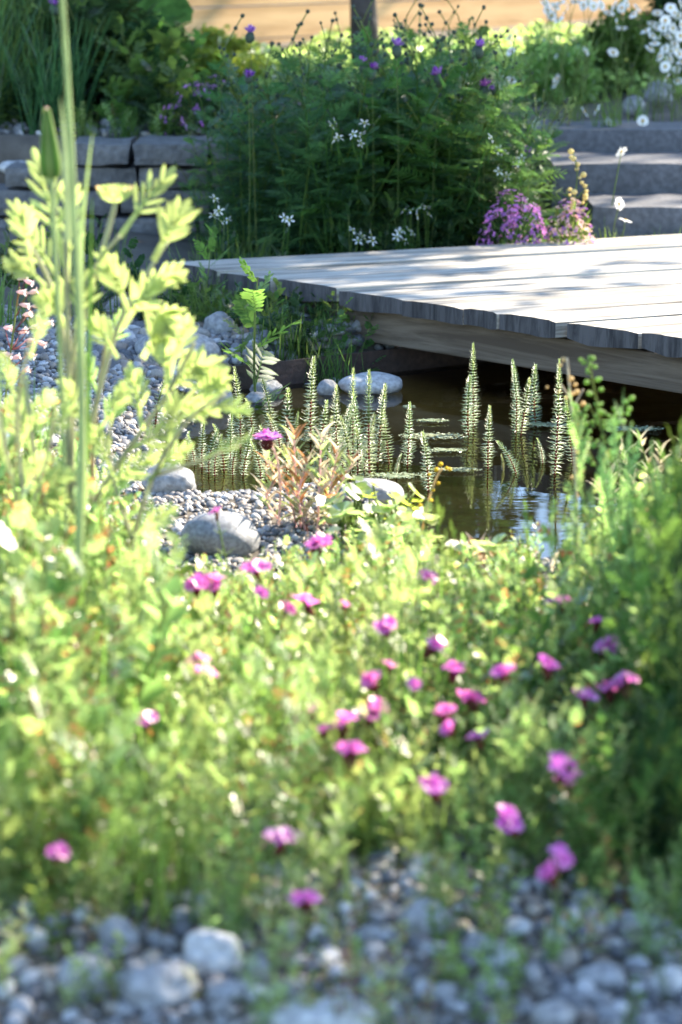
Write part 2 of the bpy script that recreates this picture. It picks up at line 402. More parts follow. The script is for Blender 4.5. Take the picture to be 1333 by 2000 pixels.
# ------------------------------------------------------------------ the setting: terrain, bed, water, gravel
def grid_mesh(name, xs, ys, hf, mat, keep=None):
    X, Y = np.meshgrid(xs, ys); Z = hf(X, Y); nx, ny = len(xs), len(ys)
    v = np.stack([X, Y, Z], -1).reshape(-1, 3); idx = np.arange(nx * ny).reshape(ny, nx)
    f = np.stack([idx[:-1, :-1], idx[:-1, 1:], idx[1:, 1:], idx[1:, :-1]], -1).reshape(-1, 4)
    me = bpy.data.meshes.new(name); me.from_pydata(v.tolist(), [], f.tolist()); me.materials.append(mat)
    me.polygons.foreach_set('use_smooth', [True] * len(f)); return me
def nonuni(a, b, fine_a, fine_b, st, big):
    mid = list(np.arange(fine_a, fine_b + 1e-6, st)); lo = []; x = fine_a; s_ = st
    while x > a: s_ = min(s_ * 1.35, big); x -= s_; lo.append(x)
    hi = []; x = mid[-1]; s_ = st
    while x < b: s_ = min(s_ * 1.35, big); x += s_; hi.append(x)
    return np.array(lo[::-1] + mid + hi)
xs = nonuni(-60, 60, -1.8, 2.0, .035, 8); ys = nonuni(-20, 120, 1.6, 8.2, .035, 8)
me = grid_mesh('ground', xs, ys, height, MT['soil'])
me.materials.append(MT['bed'])
cen = np.zeros(len(me.polygons) * 3); me.polygons.foreach_get('center', cen); cen = cen.reshape(-1, 3)
me.polygons.foreach_set('material_index', (pond_sd(cen[:, 0], cen[:, 1]) < .01).astype(np.int32))
tag(link('ground', me), kind='structure')
mb = MB(); mb.face([(a, b, 0) for a, b in [(p[0], p[1]) for p in PP]], 'water')
def grow(P, d):
    c = P.mean(0); out = []
    n = len(P)
    for i in range(n):
        e = P[(i + 1) % n] - P[i - 1]; nn = np.array([e[1], -e[0]]); nn = nn / (np.hypot(*nn) + 1e-9)
        q = P[i] + nn * d
        if float(pond_sd(np.array([q[0]]), np.array([q[1]]))[0]) < 0: q = P[i] - nn * d
        out.append(q)
    return np.array(out)
GP = grow(PP, .03)
mb = MB(); mb.face([(p[0], p[1], 0) for p in GP], 'water')
tag(link('water', mb.mesh('water', False)), kind='structure')

def ico(sub=1):
    import bmesh
    bm = bmesh.new(); bmesh.ops.create_icosphere(bm, subdivisions=sub, radius=1.0)
    v = np.array([x.co[:] for x in bm.verts]); f = np.array([[q.index for q in x.verts] for x in bm.faces]); bm.free(); return v, f
IV, IF = ico(2)   # 42 verts
def pebbles(name, P, size, tone, sink=.25):
    n = len(P); nv = len(IV)
    sc = size[:, None] * np.stack([rng.uniform(.8, 1.35, n), rng.uniform(.7, 1.05, n), rng.uniform(.45, .75, n)], 1)
    q = rng.normal(0, 1, (n, 4)) * np.array([1, .22, .22, 1.]); q /= np.linalg.norm(q, axis=1)[:, None]
    w, x, y, z = q.T
    Rm = np.stack([np.stack([1 - 2 * (y * y + z * z), 2 * (x * y - z * w), 2 * (x * z + y * w)], -1),
                   np.stack([2 * (x * y + z * w), 1 - 2 * (x * x + z * z), 2 * (y * z - x * w)], -1),
                   np.stack([2 * (x * z - y * w), 2 * (y * z + x * w), 1 - 2 * (x * x + y * y)], -1)], 1)
    base = IV[None] * (1 + .16 * np.sin(IV[None] @ rng.normal(0, 2.2, (n, 3, 1)) + rng.uniform(0, 6, (n, 1, 1))))
    v = np.einsum('nij,nkj->nki', Rm, base * sc[:, None, :])
    v += (P + np.stack([np.zeros(n), np.zeros(n), sc[:, 2] * (1 - 2 * sink)], 1))[:, None, :]
    f = (IF[None] + (np.arange(n) * nv)[:, None, None]).reshape(-1, 3)
    me = bpy.data.meshes.new(name); V_ = v.reshape(-1, 3)
    me.vertices.add(len(V_)); me.vertices.foreach_set('co', V_.ravel().astype(np.float32))
    me.loops.add(f.size); me.loops.foreach_set('vertex_index', f.ravel().astype(np.int32))
    me.polygons.add(len(f)); me.polygons.foreach_set('loop_start', (np.arange(len(f)) * 3).astype(np.int32))
    me.update(calc_edges=True); me.polygons.foreach_set('use_smooth', np.ones(len(f), bool))
    at = me.attributes.new('tone', 'FLOAT', 'POINT'); at.data.foreach_set('value', np.repeat(tone, nv).astype(np.float32))
    me.materials.append(MT['gravel']); return me
def scatter(n, x0, x1, y0, y1, s0, s1, keep=lambda x, y, d: d > .0, pw=2.0):
    x = rng.uniform(x0, x1, n); y = rng.uniform(y0, y1, n); d = pond_sd(x, y); k = keep(x, y, d); x = x[k]; y = y[k]
    s = s0 + (s1 - s0) * rng.random(len(x)) ** pw
    return np.stack([x, y, height(x, y)], 1), s, rng.random(len(x))
sets = [scatter(6500, -.65, .65, 1.75, 2.75, .0035, .015, pw=2.6),
        scatter(900, -.65, .65, 2.75, 3.7, .008, .018),
        scatter(7500, -.75, .15, 3.7, 4.7, .0045, .010, lambda x, y, d: d > -.03),
        scatter(7000, -1.1, -.1, 4.7, 6.0, .006, .013, lambda x, y, d: d > -.02),
        scatter(3600, -.6, .6, 5.5, 6.25, .008, .024, lambda x, y, d: (d > .01) & (y > 5.5)),
        scatter(700, .3, 1.2, 3.4, 4.4, .008, .016),
        scatter(500, -1.6, -.3, 7.75, 8.3, .01, .035)]
P = np.concatenate([a[0] for a in sets]); sz = np.concatenate([a[1] for a in sets]); tn = np.concatenate([a[2] for a in sets])
tag(link('gravel', pebbles('gravel', P, sz, tn)), 'loose grey gravel of small rounded pebbles around the pond', 'gravel', kind='stuff')

# ------------------------------------------------------------------ boulders
RV, RF = ico(4)
def rock_mesh(name, seed, dims, mat, rough=.10, flat=.0):
    r = np.random.default_rng(seed); v = RV.copy(); off = r.uniform(-50, 50, 3)
    out = np.empty_like(v)
    for i, p in enumerate(v):
        q = Vector(p * 1.1 + off); k = 1 + rough * 2.2 * mnoise.noise(q) + rough * .8 * mnoise.noise(q * 2.7) + rough * .15 * mnoise.noise(q * 9)
        out[i] = np.sign(p) * np.abs(p) ** (1 - flat) * k
    out *= np.array(dims) / 2
    me = bpy.data.meshes.new(name); me.from_pydata(out.tolist(), [], RF.tolist()); me.materials.append(MT[mat])
    me.polygons.foreach_set('use_smooth', [True] * len(RF)); return me
def boulder(x0, x1, y0, y1, mat, label, name='boulder', cat='stone', z=None, depth=.75, rough=.10, seed=None, group=None, rz=None, y=None):
    """pixel box of the stone: left, right, top, bottom"""
    cx = (x0 + x1) / 2
    g = on_ground(cx, y1) if z is None else on_z(cx, y1, z)
    if y is not None: g = at_y(cx, y1, y)
    px = FPX / g.y * .99
    w = (x1 - x0) / px; h = (y1 - y0) / px; dp = w * depth
    h = max(h * 1.12 - dp * .10, h * .6)
    seed = seed if seed is not None else int(x0 * 7 + y0)
    o = link(name, rock_mesh(name, seed, (w * 1.02, dp, h * 1.15), mat, rough))
    o.location = (g.x, g.y + dp * .38, g.z + h * .30); o.rotation_euler = (0, 0, rnd.uniform(-.25, .25) if rz is None else rz)
    tag(o, label, cat, group); return o
boulder(258, 425, 638, 722, 'stone', 'big grey boulder in shade left of the deck, half behind the tall lime plant', rough=.06)
boulder(398, 462, 676, 728, 'stone', 'rough grey stone leaning against the right end of the big shaded boulder')
boulder(663, 788, 724, 770, 'palestone', 'flat pale oval boulder standing in the water below the rusty edging', z=0, rough=.05)
boulder(620, 660, 740, 772, 'stone', 'small round grey stone in the water left of the flat pale boulder', z=0, rough=.06)
boulder(490, 552, 740, 772, 'stone', 'dark grey stone at the water edge under the rusty edging, behind mare’s tail shoots', z=0)
boulder(412, 456, 752, 798, 'stone', 'grey stone in the water at the left end of the rusty edging', z=0, rough=.06)
boulder(476, 525, 764, 790, 'stone', 'low flat stone just breaking the water near the left shore', z=-.005)
boulder(662, 790, 934, 985, 'stone', 'smooth bluish grey boulder at the near shore beside the round lime leaves', rough=.07)
boulder(272, 385, 903, 968, 'stone', 'grey brown boulder on the left gravel shore behind the lime weeds', rough=.08)
boulder(352, 508, 992, 1090, 'smoothstone', 'large smooth blue grey boulder on the near gravel with a sunlit right end', rough=.07)
boulder(984, 1038, 1116, 1134, 'palestone', 'thin white flat stone at the near pond edge')
boulder(-10, 112, 826, 872, 'palestone', 'pale stone at the left picture edge behind the iris leaves')
boulder(352, 478, 1812, 1912, 'palestone', 'rounded pale cobble on the front gravel with a sunlit top', rough=.13)
boulder(216, 388, 1882, 1975, 'stone', 'broad grey cobble on the front gravel between two paler ones', rough=.14)
boulder(108, 228, 1855, 1950, 'stone', 'bluish grey angular cobble leftmost on the front gravel', rough=.09)
boulder(188, 274, 1788, 1862, 'stone', 'brownish cobble at the foot of the weeds above the grey front cobbles')
boulder(138, 204, 1476, 1560, 'stone', 'grey stone almost hidden in the lime weeds on the left')
boulder(456, 565, 1566, 1625, 'stone', 'flat grey stone hidden under the weeds above the pink flower')
boulder(1128, 1232, 1880, 1938, 'stone', 'grey flattish cobble in the shaded gravel at lower right')
boulder(776, 882, 1752, 1832, 'stone', 'bluish cobble in the shaded gravel below the middle weeds')
boulder(1270, 1350, 1880, 1950, 'palestone', 'pale cobble on the shaded gravel at the right picture edge')
boulder(520, 770, 1955, 2040, 'palestone', 'long pale stone half sunlit at the bottom picture edge', depth=.5)
boulder(1040, 1130, 1950, 2020, 'stone', 'dark cobble at the bottom edge of the shaded gravel')
boulder(1218, 1262, 186, 218, 'stone', 'round brown stone on the terrace above the steps beside the shrub', y=8.3)
boulder(1262, 1320, 155, 195, 'stone', 'grey stone on the terrace below the white daisies', y=8.5)
boulder(-5, 62, 310, 336, 'palestone', 'flat pale stone lying on the low left end of the wall', y=7.55)
boulder(195, 245, 226, 250, 'stone', 'small grey stone on the terrace behind the left wall', y=7.9)
boulder(30, 100, 290, 318, 'stone', 'grey stone on the terrace behind the low wall end', y=7.75)
cob = [(650, 664, 30), (765, 672, 26), (610, 690, 24), (700, 690, 22), (560, 668, 24), (585, 700, 28), (820, 680, 22), (735, 690, 20), (530, 690, 24), (665, 703, 22), (640, 685, 18), (790, 690, 20), (478, 712, 24), (600, 668, 20)]
for i, (a, b, w) in enumerate(cob):
    boulder(a - w / 2, a + w / 2, b - w * .6, b, 'palestone' if i % 3 == 0 else 'stone', 'small rounded cobble in the shaded gravel bank behind the rusty edging', name='cobble', group='cobbles behind the rusty edging', rough=.07)
fcob = [(60, 1930, 60), (500, 1905, 60), (440, 1960, 80), (640, 1880, 50), (720, 1840, 55), (930, 1870, 70), (1010, 1830, 60), (960, 1950, 80), (1240, 1820, 60), (1090, 1850, 50), (1290, 1850, 40), (860, 1960, 70), (60, 1850, 70), (350, 1800, 40), (300, 1845, 45)]
for i, (a, b, w) in enumerate(fcob):
    boulder(a - w / 2, a + w / 2, b - w * .6, b, 'palestone' if i % 3 == 0 else 'stone', 'loose cobble in the blurred front gravel', name='cobble', group='cobbles in the front gravel', rough=.15)

# ------------------------------------------------------------------ deck
ZD = .20; TH = .037
A = on_z(312, 512, ZD); B = on_z(1333, 662, ZD)
eAB = (B - A).normalized(); pdir = Vector((.93, .37, 0)).normalized(); pn = Vector((pdir.y, -pdir.x, 0))   # pn points to the viewer
deck = empty('timber_deck', (A.x, A.y, ZD)); tag(deck, 'low silver grey timber deck of wide planks overhanging the pond', 'deck')
ang = math.atan2(pdir.y, pdir.x); Rz = Matrix.Rotation(ang, 3, 'Z')
sinab = eAB.cross(pdir).length
def px_along(px):   # distance along A-B of the point whose picture column is px
    lo, hi = -.2, 4.
    for _ in range(40):
        m_ = (lo + hi) / 2; q = A + eAB * m_
        if to_px(q.x, q.y, q.z)[0] < px: lo = m_
        else: hi = m_
    return lo
cuts = [0.0] + [px_along(p) for p in (430, 530, 660, 790, 912, 982, 1098, 1247, 1370)]
while cuts[-1] < 3.4: cuts.append(cuts[-1] + rnd.choice((.14, .17, .2)))
for i in range(len(cuts) - 1):
    a, b = cuts[i], cuts[i + 1]; gap = .006
    pA = A + eAB * (a + gap / sinab); pB = A + eAB * (b - gap / sinab)
    off = rnd.uniform(-.009, .009); L = 3.2
    NS, NC = 14, 7
    top = []; bot = []
    sag = rnd.uniform(.003, .008); dz = rnd.uniform(-.003, .003); ph = rnd.uniform(0, 6)
    mbp = MB(); rowsT = []; rowsB = []
    for k in range(NS):
        u = k / (NS - 1); rt = []; rb = []
        for c in range(NC):
            w = c / (NC - 1)
            endw = .0035 * math.sin(w * 5 + ph) + .0015 * math.sin(w * 19 + ph * 2) if k == 0 else 0
            base = pA.lerp(pB, w) + pdir * (u * L + (off + endw) * (1 - u))
            wane = .004 * math.sin(u * 11 + ph) * (1 if w > .5 else -1) * abs(w - .5) * 2
            base = base - pn * wane
            edge = (abs(w - .5) * 2)
            rt.append(base - A + Vector((0, 0, dz - .003 * edge ** 6)))
            rb.append(base - A + Vector((0, 0, dz - TH - sag * (1 - edge ** 2) + .002 * math.sin(w * 7 + ph) * (k == 0))))
        rowsT.append(rt); rowsB.append(rb)
    # top, bottom, sides, ends
    mbp.strip(rowsT, 'deckwood'); mbp.strip([list(reversed(q)) for q in rowsB], 'deckwood')
    mbp.strip([[q[0] for q in rowsB], [q[0] for q in rowsT]], 'deckwood'); mbp.strip([[q[-1] for q in rowsT], [q[-1] for q in rowsB]], 'deckwood')
    mbp.strip([rowsT[0], rowsB[0]], 'endgrain'); mbp.strip([rowsB[-1], rowsT[-1]], 'deckwood')
    MT.setdefault('endgrain', None)
    if MT['endgrain'] is None: MT['endgrain'] = woodmat('plank_end_grain', (.026, .025, .027), (.075, .071, .073), grain=(40, 40, 6))
    # rotate the vertices into plank space so the grain runs along the plank
    inv = Rz.inverted(); mbp.v = [tuple(inv @ Vector(q)) for q in mbp.v]
    o = link('plank', mbp.mesh('plank', False), deck); o.rotation_euler = (0, 0, ang)
mbb = MB()
b0 = Vector((px_along(560), 0, 0)).x
bs = A + eAB * b0; be = A + eAB * 3.3; setb = Vector((-eAB.y, eAB.x, 0)) * .06
mid = (bs + be) / 2 + setb + Vector((0, 0, -TH - .010 - .041)); L = (be - bs).length
bang = math.atan2(eAB.y, eAB.x)
mbb.box((0, 0, 0), (L, .05, .082), 'beamwood'); o = link('beam', mbb.mesh('beam', False), deck); o.location = mid - A; o.rotation_euler = (0, 0, bang)
md = o.modifiers.new('bevel', 'BEVEL'); md.width = .004; md.segments = 2
mbb = MB(); mbb.box((0, 0, 0), (L - .3, .05, .14), 'beamwood'); o = link('joist', mbb.mesh('joist', False), deck)
o.location = mid - A + setb.normalized() * .55 + pdir * .3 + Vector((0, 0, -.03)); o.rotation_euler = (0, 0, bang)

# rusty steel edging (runs from the left shore under the deck)
mbe = MB(); rows = []
for k, q in enumerate(ep):
    t = (ep[min(k + 1, len(ep) - 1)] - ep[max(k - 1, 0)]).normalized(); nn = Vector((-t.y, t.x, 0)) * .004
    rows.append([q - nn + V(0, 0, -.08), q - nn + V(0, 0, .058), q + nn + V(0, 0, .058), q + nn + V(0, 0, -.08)])
mbe.strip(rows, 'rust'); mbe.face(rows[0], 'rust'); mbe.face(rows[-1][::-1], 'rust')
tag(link('pond_edging', mbe.mesh('pond_edging', False)), 'rusty steel edging strip along the far side of the pond', 'edging')

# ------------------------------------------------------------------ stone wall, steps
def block(mb, c, d, mat, seed, j=.006, nx=6, nz=4):
    """roughly hewn block with uneven faces"""
    r = random.Random(seed); o = Vector((r.uniform(-50, 50), r.uniform(-50, 50), r.uniform(-50, 50)))
    i0 = len(mb.v)
    def P_(u, v, w):
        e = .010
        q = Vector(((u - .5) * d[0], (v - .5) * d[1], (w - .5) * d[2]))
        def rd(t, L): return q
        k = sum(1 for t in (u, v, w) if t in (0, 1))
        if k >= 2: q = q * .0 + Vector([x - (math.copysign(e * .5, x) if t in (0, 1) else 0) for x, t in zip(q, (u, v, w))])
        nz_ = Vector((mnoise.noise((q + o) * 14), mnoise.noise((q + o + Vector((9, 0, 0))) * 14), mnoise.noise((q + o + Vector((0, 9, 0))) * 14)))
        return Vector(c) + q + nz_ * j * 2
    us = [k / nx for k in range(nx + 1)]; ws = [k / nz for k in range(nz + 1)]; vs = [0, .5, 1]
    mb.strip([[P_(u, 0, w) for u in us] for w in ws], mat); mb.strip([[P_(u, 1, w) for u in reversed(us)] for w in ws], mat)
    mb.strip([[P_(u, v, 1) for u in us] for v in vs], mat); mb.strip([[P_(u, v, 0) for u in reversed(us)] for v in vs], mat)
    mb.strip([[P_(0, v, w) for v in reversed(vs)] for w in ws], mat); mb.strip([[P_(1, v, w) for v in vs] for w in ws], mat)
wall = empty('stone_wall', (-.8, 7.55, 0)); tag(wall, 'low dry wall of grey hewn stone blocks behind the left bed', 'wall')
def wx(px): return at_y(px, 350, 7.45).x
def wz(py): return at_y(300, py, 7.45).z
mw = MB(); courses = [(wz(324), wz(367)), (wz(368), wz(421)), (wz(422), wz(471)), (wz(472), wz(540))]
rw = random.Random(4)
for ci, (zt, zb) in enumerate(courses):
    x = wx(-260) + rw.uniform(-.1, 0)
    while x < wx(560):
        l = rw.uniform(.13, .30)
        zt2 = zt - (.0 if ci else .002) 
        if not (ci == 0 and x + l / 2 < wx(15)):
            block(mw, (x + l / 2 + .8, 7.55 + rw.uniform(-.012, .012) - 7.55, (zt + zb) / 2), (l - .002, .26, zt - zb), 'wallstone', rw.random(), .005)
        x += l
link('wall_course', mw.mesh('wall_course'), wall)
mc = MB(); x = wx(140)
for l in (.19, .24, .2, .26, .2):
    block(mc, (x + l / 2 + .8, rw.uniform(-.01, .01) - .01, (wz(276) + wz(322)) / 2), (l - .003, .30, wz(276) - wz(322)), 'wallstone', rw.random(), .005); x += l
link('coping', mc.mesh('coping'), wall)
stp = empty('stone_steps', (1.1, 7.3, 0)); tag(stp, 'three broad dark grey stone steps rising right behind the deck', 'steps')
for (px0, yy, r0, r1, dp) in ((985, 7.75, 250, 312, .32), (1078, 7.36, 318, 396, .40), (1158, 7.02, 402, 470, .38)):
    x0 = at_y(px0, r0, yy).x; zt = at_y(px0, r0, yy).z; zb = at_y(px0, r1, yy).z - .06
    mk = MB(); block(mk, ((x0 + 2.3) / 2 - 1.1, yy + dp / 2 - 7.3, (zt + zb) / 2), (2.3 - x0, dp, zt - zb), 'stepstone', px0, .004, 24, 5)
    link('step', mk.mesh('step'), stp)

# ------------------------------------------------------------------ fence, trees
FA = R(42); fdir = Vector((math.cos(FA), math.sin(FA), 0)); F0 = Vector((-.9, 10.55, 0))
fence = empty('timber_fence', F0); tag(fence, 'honey coloured timber board fence at the back of the garden', 'fence')
FH = 1.42
for k in range(9):
    mf = MB(); zb = .25 + k * .145; mf.box((2.0, 0, zb + .07), (9.0, .022, .139), 'fencewood')
    o = link('board', mf.mesh('board', False), fence); o.rotation_euler = (0, 0, FA)
for k in range(5):
    mf = MB(); mf.box((-2.2 + k * 2.1, .06, .75), (.09, .09, 1.5), 'fencewood'); o = link('post', mf.mesh('post', False), fence); o.rotation_euler = (0, 0, FA)

def crown_mesh(name, n, dims, leaf, mat, seed, hollow=.35, clumps=22, flat=1.0):
    r = np.random.default_rng(seed)
    # clump centres spread through the ellipsoid, leaves around each clump
    c = r.normal(0, 1, (clumps, 3)); c /= np.linalg.norm(c, axis=1)[:, None]; c *= (r.uniform(hollow, .92, clumps) ** .6)[:, None]
    ci = r.integers(0, clumps, n); p = c[ci] + r.normal(0, .17, (n, 3)) * r.uniform(.5, 1.5, clumps)[ci][:, None]
    p *= np.array(dims) / 2
    a = r.normal(0, 1, (n, 3)); a /= np.linalg.norm(a, axis=1)[:, None]; b = np.cross(a, r.normal(0, 1, (n, 3))); b /= np.linalg.norm(b, axis=1)[:, None]
    l = leaf * r.uniform(.6, 1.3, n)[:, None]
    q = np.stack([p - a * l, p - b * l * .38 , p + a * l, p + b * l * .38], 1).reshape(-1, 3)
    f = np.arange(4 * n).reshape(n, 4)
    me = bpy.data.meshes.new(name); me.vertices.add(4 * n); me.vertices.foreach_set('co', q.ravel().astype(np.float32))
    me.loops.add(4 * n); me.loops.foreach_set('vertex_index', f.ravel().astype(np.int32))
    me.polygons.add(n); me.polygons.foreach_set('loop_start', (np.arange(n) * 4).astype(np.int32)); me.update(calc_edges=True)
    me.materials.append(MT[mat]); return me
def tree(loc, trunk_r, cz, dims, n, leaf, mat, label, seed, cx=0, cy=0, clumps=30, group=None):
    g = gz(loc[0], loc[1]); t = empty('tree', (loc[0], loc[1], g)); tag(t, label, 'tree', group)
    m_ = MB(); r = random.Random(seed); pts = []
    for k in range(9):
        u = k / 8; pts.append(V(cx * u * u + r.gauss(0, .02), cy * u * u + r.gauss(0, .02), (cz - g) * u - .05 * (k == 0)))
    m_.tube(pts, [trunk_r * (1.25 - .25 * min(1, k)) * (1 - .55 * k / 8) for k in range(9)], 'bark', 12)
    for k in range(7):
        th = r.uniform(0, 6.28); p0 = pts[4 + k % 5]
        d = V(math.cos(th) * dims[0] * .4, math.sin(th) * dims[1] * .4, dims[2] * r.uniform(.05, .4)); ln = d.length
        m_.tube(arc(p0, d, ln, 6, .1, r, .08), [trunk_r * .4 * (1 - .8 * j / 5) for j in range(6)], 'bark', 6)
    link('trunk', m_.mesh('trunk'), t)
    o = link('crown', crown_mesh('crown', n, dims, leaf, mat, seed, clumps=clumps), t); o.location = (cx, cy, cz - g); return t
tx = at_y(716, 60, 9.7).x
tree((tx, 9.7), .052, 3.6, (2.6, 2.6, 2.4), 5000, .06, 'green', 'slim dark trunked tree before the honey fence', 3)
def caster(Sx, Sy, L, dims, n, leaf, label, seed, clumps=40):  # unseen tree, put up the sun line from where its shade should fall
    c = Vector((Sx, Sy, .1)) + SV * L
    tree((c.x, c.y), .11, c.z, dims, n, leaf, 'green', label, seed, clumps=clumps)
caster(-2.14, 6.15, 7.5, (3.2, 3.2, 1.9), 30000, .085, 'unseen leafy tree right of the terrace, placed to shade the left deck and wall', 11, 70)
caster(.60, 8.48, 8.6, (3.4, 2.0, 1.6), 11000, .085, 'unseen leafy tree behind the steps to the right, placed to shade steps and thicket', 12, 45)
caster(-3.4, 8.9, 10.0, (4.0, 3.4, 2.8), 9000, .10, 'unseen tall tree farther right along the terrace, placed as a shade caster', 13, 50)
caster(.38, 1.72, 6.0, (2.3, 1.25, 1.3), 6500, .07, 'unseen small tree right of the front gravel, placed to shade it', 14, 36)
# unseen big shrub right of the front planting, added to shade its right edge
def shade_shrub(loc, dims, n, leaf, label, seed):
    g = gz(loc[0], loc[1]); t = empty('shrub', (loc[0], loc[1], g)); tag(t, label, 'shrub'); m_ = MB(); rr = random.Random(seed)
    for k in range(12):
        e = V(rr.gauss(0, dims[0] * .22), rr.gauss(0, dims[1] * .25), dims[2] * rr.uniform(.5, .8)); m_.tube(arc(V(0, 0, -.03), e, e.length, 5, .1, rr, .1), [.012, .010, .008, .005, .003], 'bark', 6)
    link('stems', m_.mesh('stems'), t); o = link('foliage', crown_mesh('foliage', n, dims, leaf, 'green', seed, .2, 34), t); o.location = (0, 0, dims[2] * .52)
shade_shrub((1.16, 3.25), (.75, 1.7, .95), 9000, .03, 'unseen leafy shrub just right of the front planting, added to shade its edge', 71)
# unseen dark trees beyond the fence, placed to darken the pond reflection
tree((-2.6, 14.2), .16, 3.6, (3.4, 2.6, 4.6), 9000, .11, 'dark', 'unseen dark tree beyond the fence on the left, placed for the pond reflection', 21, clumps=45)
tree((.1, 14.8), .16, 4.1, (2.6, 2.4, 3.6), 8000, .11, 'dark', 'unseen dark tree beyond the middle of the fence, placed for the pond reflection', 22, clumps=45)
tree((3.2, 16.0), .16, 3.3, (3.0, 2.6, 4.2), 8000, .11, 'dark', 'unseen dark tree beyond the right of the fence, placed for the pond reflection', 23, clumps=45)

# ------------------------------------------------------------------ mare's tail shoots in the pond
def mares_variant(seed, h):
    r = random.Random(seed); bx, by = r.gauss(0, .018), r.gauss(0, .018)
    st = MB(); lo = -.07
    def ax(z): return V(bx * (max(z, 0) / h) ** 2, by * (max(z, 0) / h) ** 2, z)
    zs = [lo + (h - lo) * k / 11 for k in range(12)]
    red = [z for z in zs if z < h * .55]; 
    st.tube([ax(z) for z in red], [.0024 - .0006 * k / len(red) for k in range(len(red))], 'redstem', 5)
    gr = [red[-1]] + [z for z in zs if z >= h * .55]
    st.tube([ax(z) for z in gr], [.0019 - .0012 * k / len(gr) for k in range(len(gr))], 'stem', 5)
    nd = MB(); z = -.02; tw = 0
    while z < h - .001:
        u = z / h; L = .0185 * min(1, (1 - u) ** .62 * 1.12 + .06) * r.uniform(.9, 1.08)
        if u < .2: L *= .65 + 1.7 * max(u, 0)
        c = ax(z); n_ = 9; tw += .4
        rise = .10 + 1.5 * max(0, u - .6) * 1.6 + r.gauss(0, .08)
        for k in range(n_):
            a = tw + 2 * math.pi * k / n_ + r.gauss(0, .08); d = V(math.cos(a), math.sin(a), 0); sd = V(-d.y, d.x, 0)
            l = L * r.uniform(.75, 1.15); w = .0008; jz = r.gauss(.0005, .0016)
            p0 = c + d * .0015; p1 = c + d * l * .55 + V(0, 0, l * rise * .35 - .0006); p2 = c + d * l + V(0, 0, l * rise * .9 + jz)
            nd.strip([[p0 - sd * w, p0 + V(0, 0, .0008), p0 + sd * w], [p1 - sd * w * .9, p1 + V(0, 0, .0008), p1 + sd * w * .9], [p2 - sd * w * .25, p2, p2 + sd * w * .25]], 'needle')
        z += .0063 - .0032 * max(0, u - .6) / .4
    return st.mesh('mares_tail_shoot'), [('needles', nd.mesh('needles'))]
HV = [.25, .19, .14, .10, .17, .22, .16, .12]
MK = Kind('mares_tail_shoot', [mares_variant(40 + k, HV[k]) for k in range(8)], HV)
# (x of base, y of tip, y of waterline, label or None)
MS = [(925, 672, 835, 'tallest mare’s tail shoot, left one of the pair right of the pond middle'), (915, 730, 850, 'slightly shorter mare’s tail shoot pressed against the tallest one'),
      (953, 793, 915, 'mare’s tail shoot standing low in front of the tallest pair, with a long reflection'), (1008, 700, 845, 'mare’s tail shoot standing alone under the beam, left of a slimmer one'),
      (1047, 709, 830, 'blunt slim mare’s tail shoot under the beam between two thicker ones'), (1084, 703, 928, 'tall dark red stemmed mare’s tail shoot below the beam, with brown seed heads beside it'),
      (1119, 775, 905, 'rightmost mare’s tail shoot in open water'), (1060, 856, 905, 'tiny mare’s tail shoot in front of the blunt slim one'),
      (1008, 850, 925, 'leaning small mare’s tail shoot with a side shoot, mid right water'), (983, 887, 920, 'stubby mare’s tail tip beside the leaning small shoot'), (1018, 740, 850, 'faint mare’s tail shoot behind the one standing alone'),
      (796, 785, 910, 'mare’s tail shoot standing alone at the right end of the left cluster'), (760, 800, 905, 'curved mare’s tail shoot leaning left, next to the lone one'), (837, 840, 960, 'mare’s tail shoot near the shore behind a dry orange flower stalk'),
      (607, 690, 860, 'tallest mare’s tail shoot of the left cluster'), (470, 718, 870, 'thick mare’s tail shoot at the left end of the cluster, double tipped'), (531, 740, 860, 'wide mare’s tail shoot in the left cluster, behind the pink scabious'),
      (560, 762, 870, 'mare’s tail shoot with a twig across it, left of the tallest of the cluster'), (690, 722, 905, 'tall mare’s tail shoot before the flat pale boulder, left one of three'), (722, 726, 930, 'straight red stemmed mare’s tail shoot before the flat pale boulder, middle one of three'),
      (738, 741, 905, 'mare’s tail shoot before the flat pale boulder, right one of three'), (658, 752, 890, 'mare’s tail shoot below the small round water stone')]
MORE = [(494, 780, 860), (548, 806, 880), (576, 806, 870), (628, 785, 880), (640, 815, 885), (668, 785, 895), (678, 812, 905), (705, 765, 905), (712, 800, 920), (684, 812, 925), (699, 840, 930),
        (450, 800, 900), (438, 830, 920), (455, 860, 930), (475, 830, 930), (420, 850, 930), (408, 840, 925), (395, 820, 915), (380, 850, 910), (365, 840, 900), (520, 830, 930), (510, 860, 940), (305, 745, 850), (290, 830, 880), (352, 860, 905), (340, 830, 890), (650, 866, 935), (775, 885, 925), (560, 850, 930), (590, 870, 935), (615, 880, 935), (640, 850, 930), (670, 860, 940)]
for i, (x, yt, yb, lab) in enumerate(MS + [(a, b, c, None) for a, b, c in MORE]):
    p = on_z(x, yb, 0); top = at_y(x, yt, p.y); h = top.z
    k = min(range(8), key=lambda q: abs(HV[q] - h) + (.035 if (q + i) % 3 == 0 else 0))
    tl = {760: .18, 1008: .0, 470: .03}.get(x, rnd.gauss(0, .06))
    if lab and 'leaning small' in lab: tl = .28
    MK.place(k, (p.x, p.y, 0), h, tilt=(rnd.gauss(0, .03), tl), label=lab or 'small mare’s tail shoot in the crowded left cluster of the pond', cat='water plant', group='mare’s tail shoots in the pond')
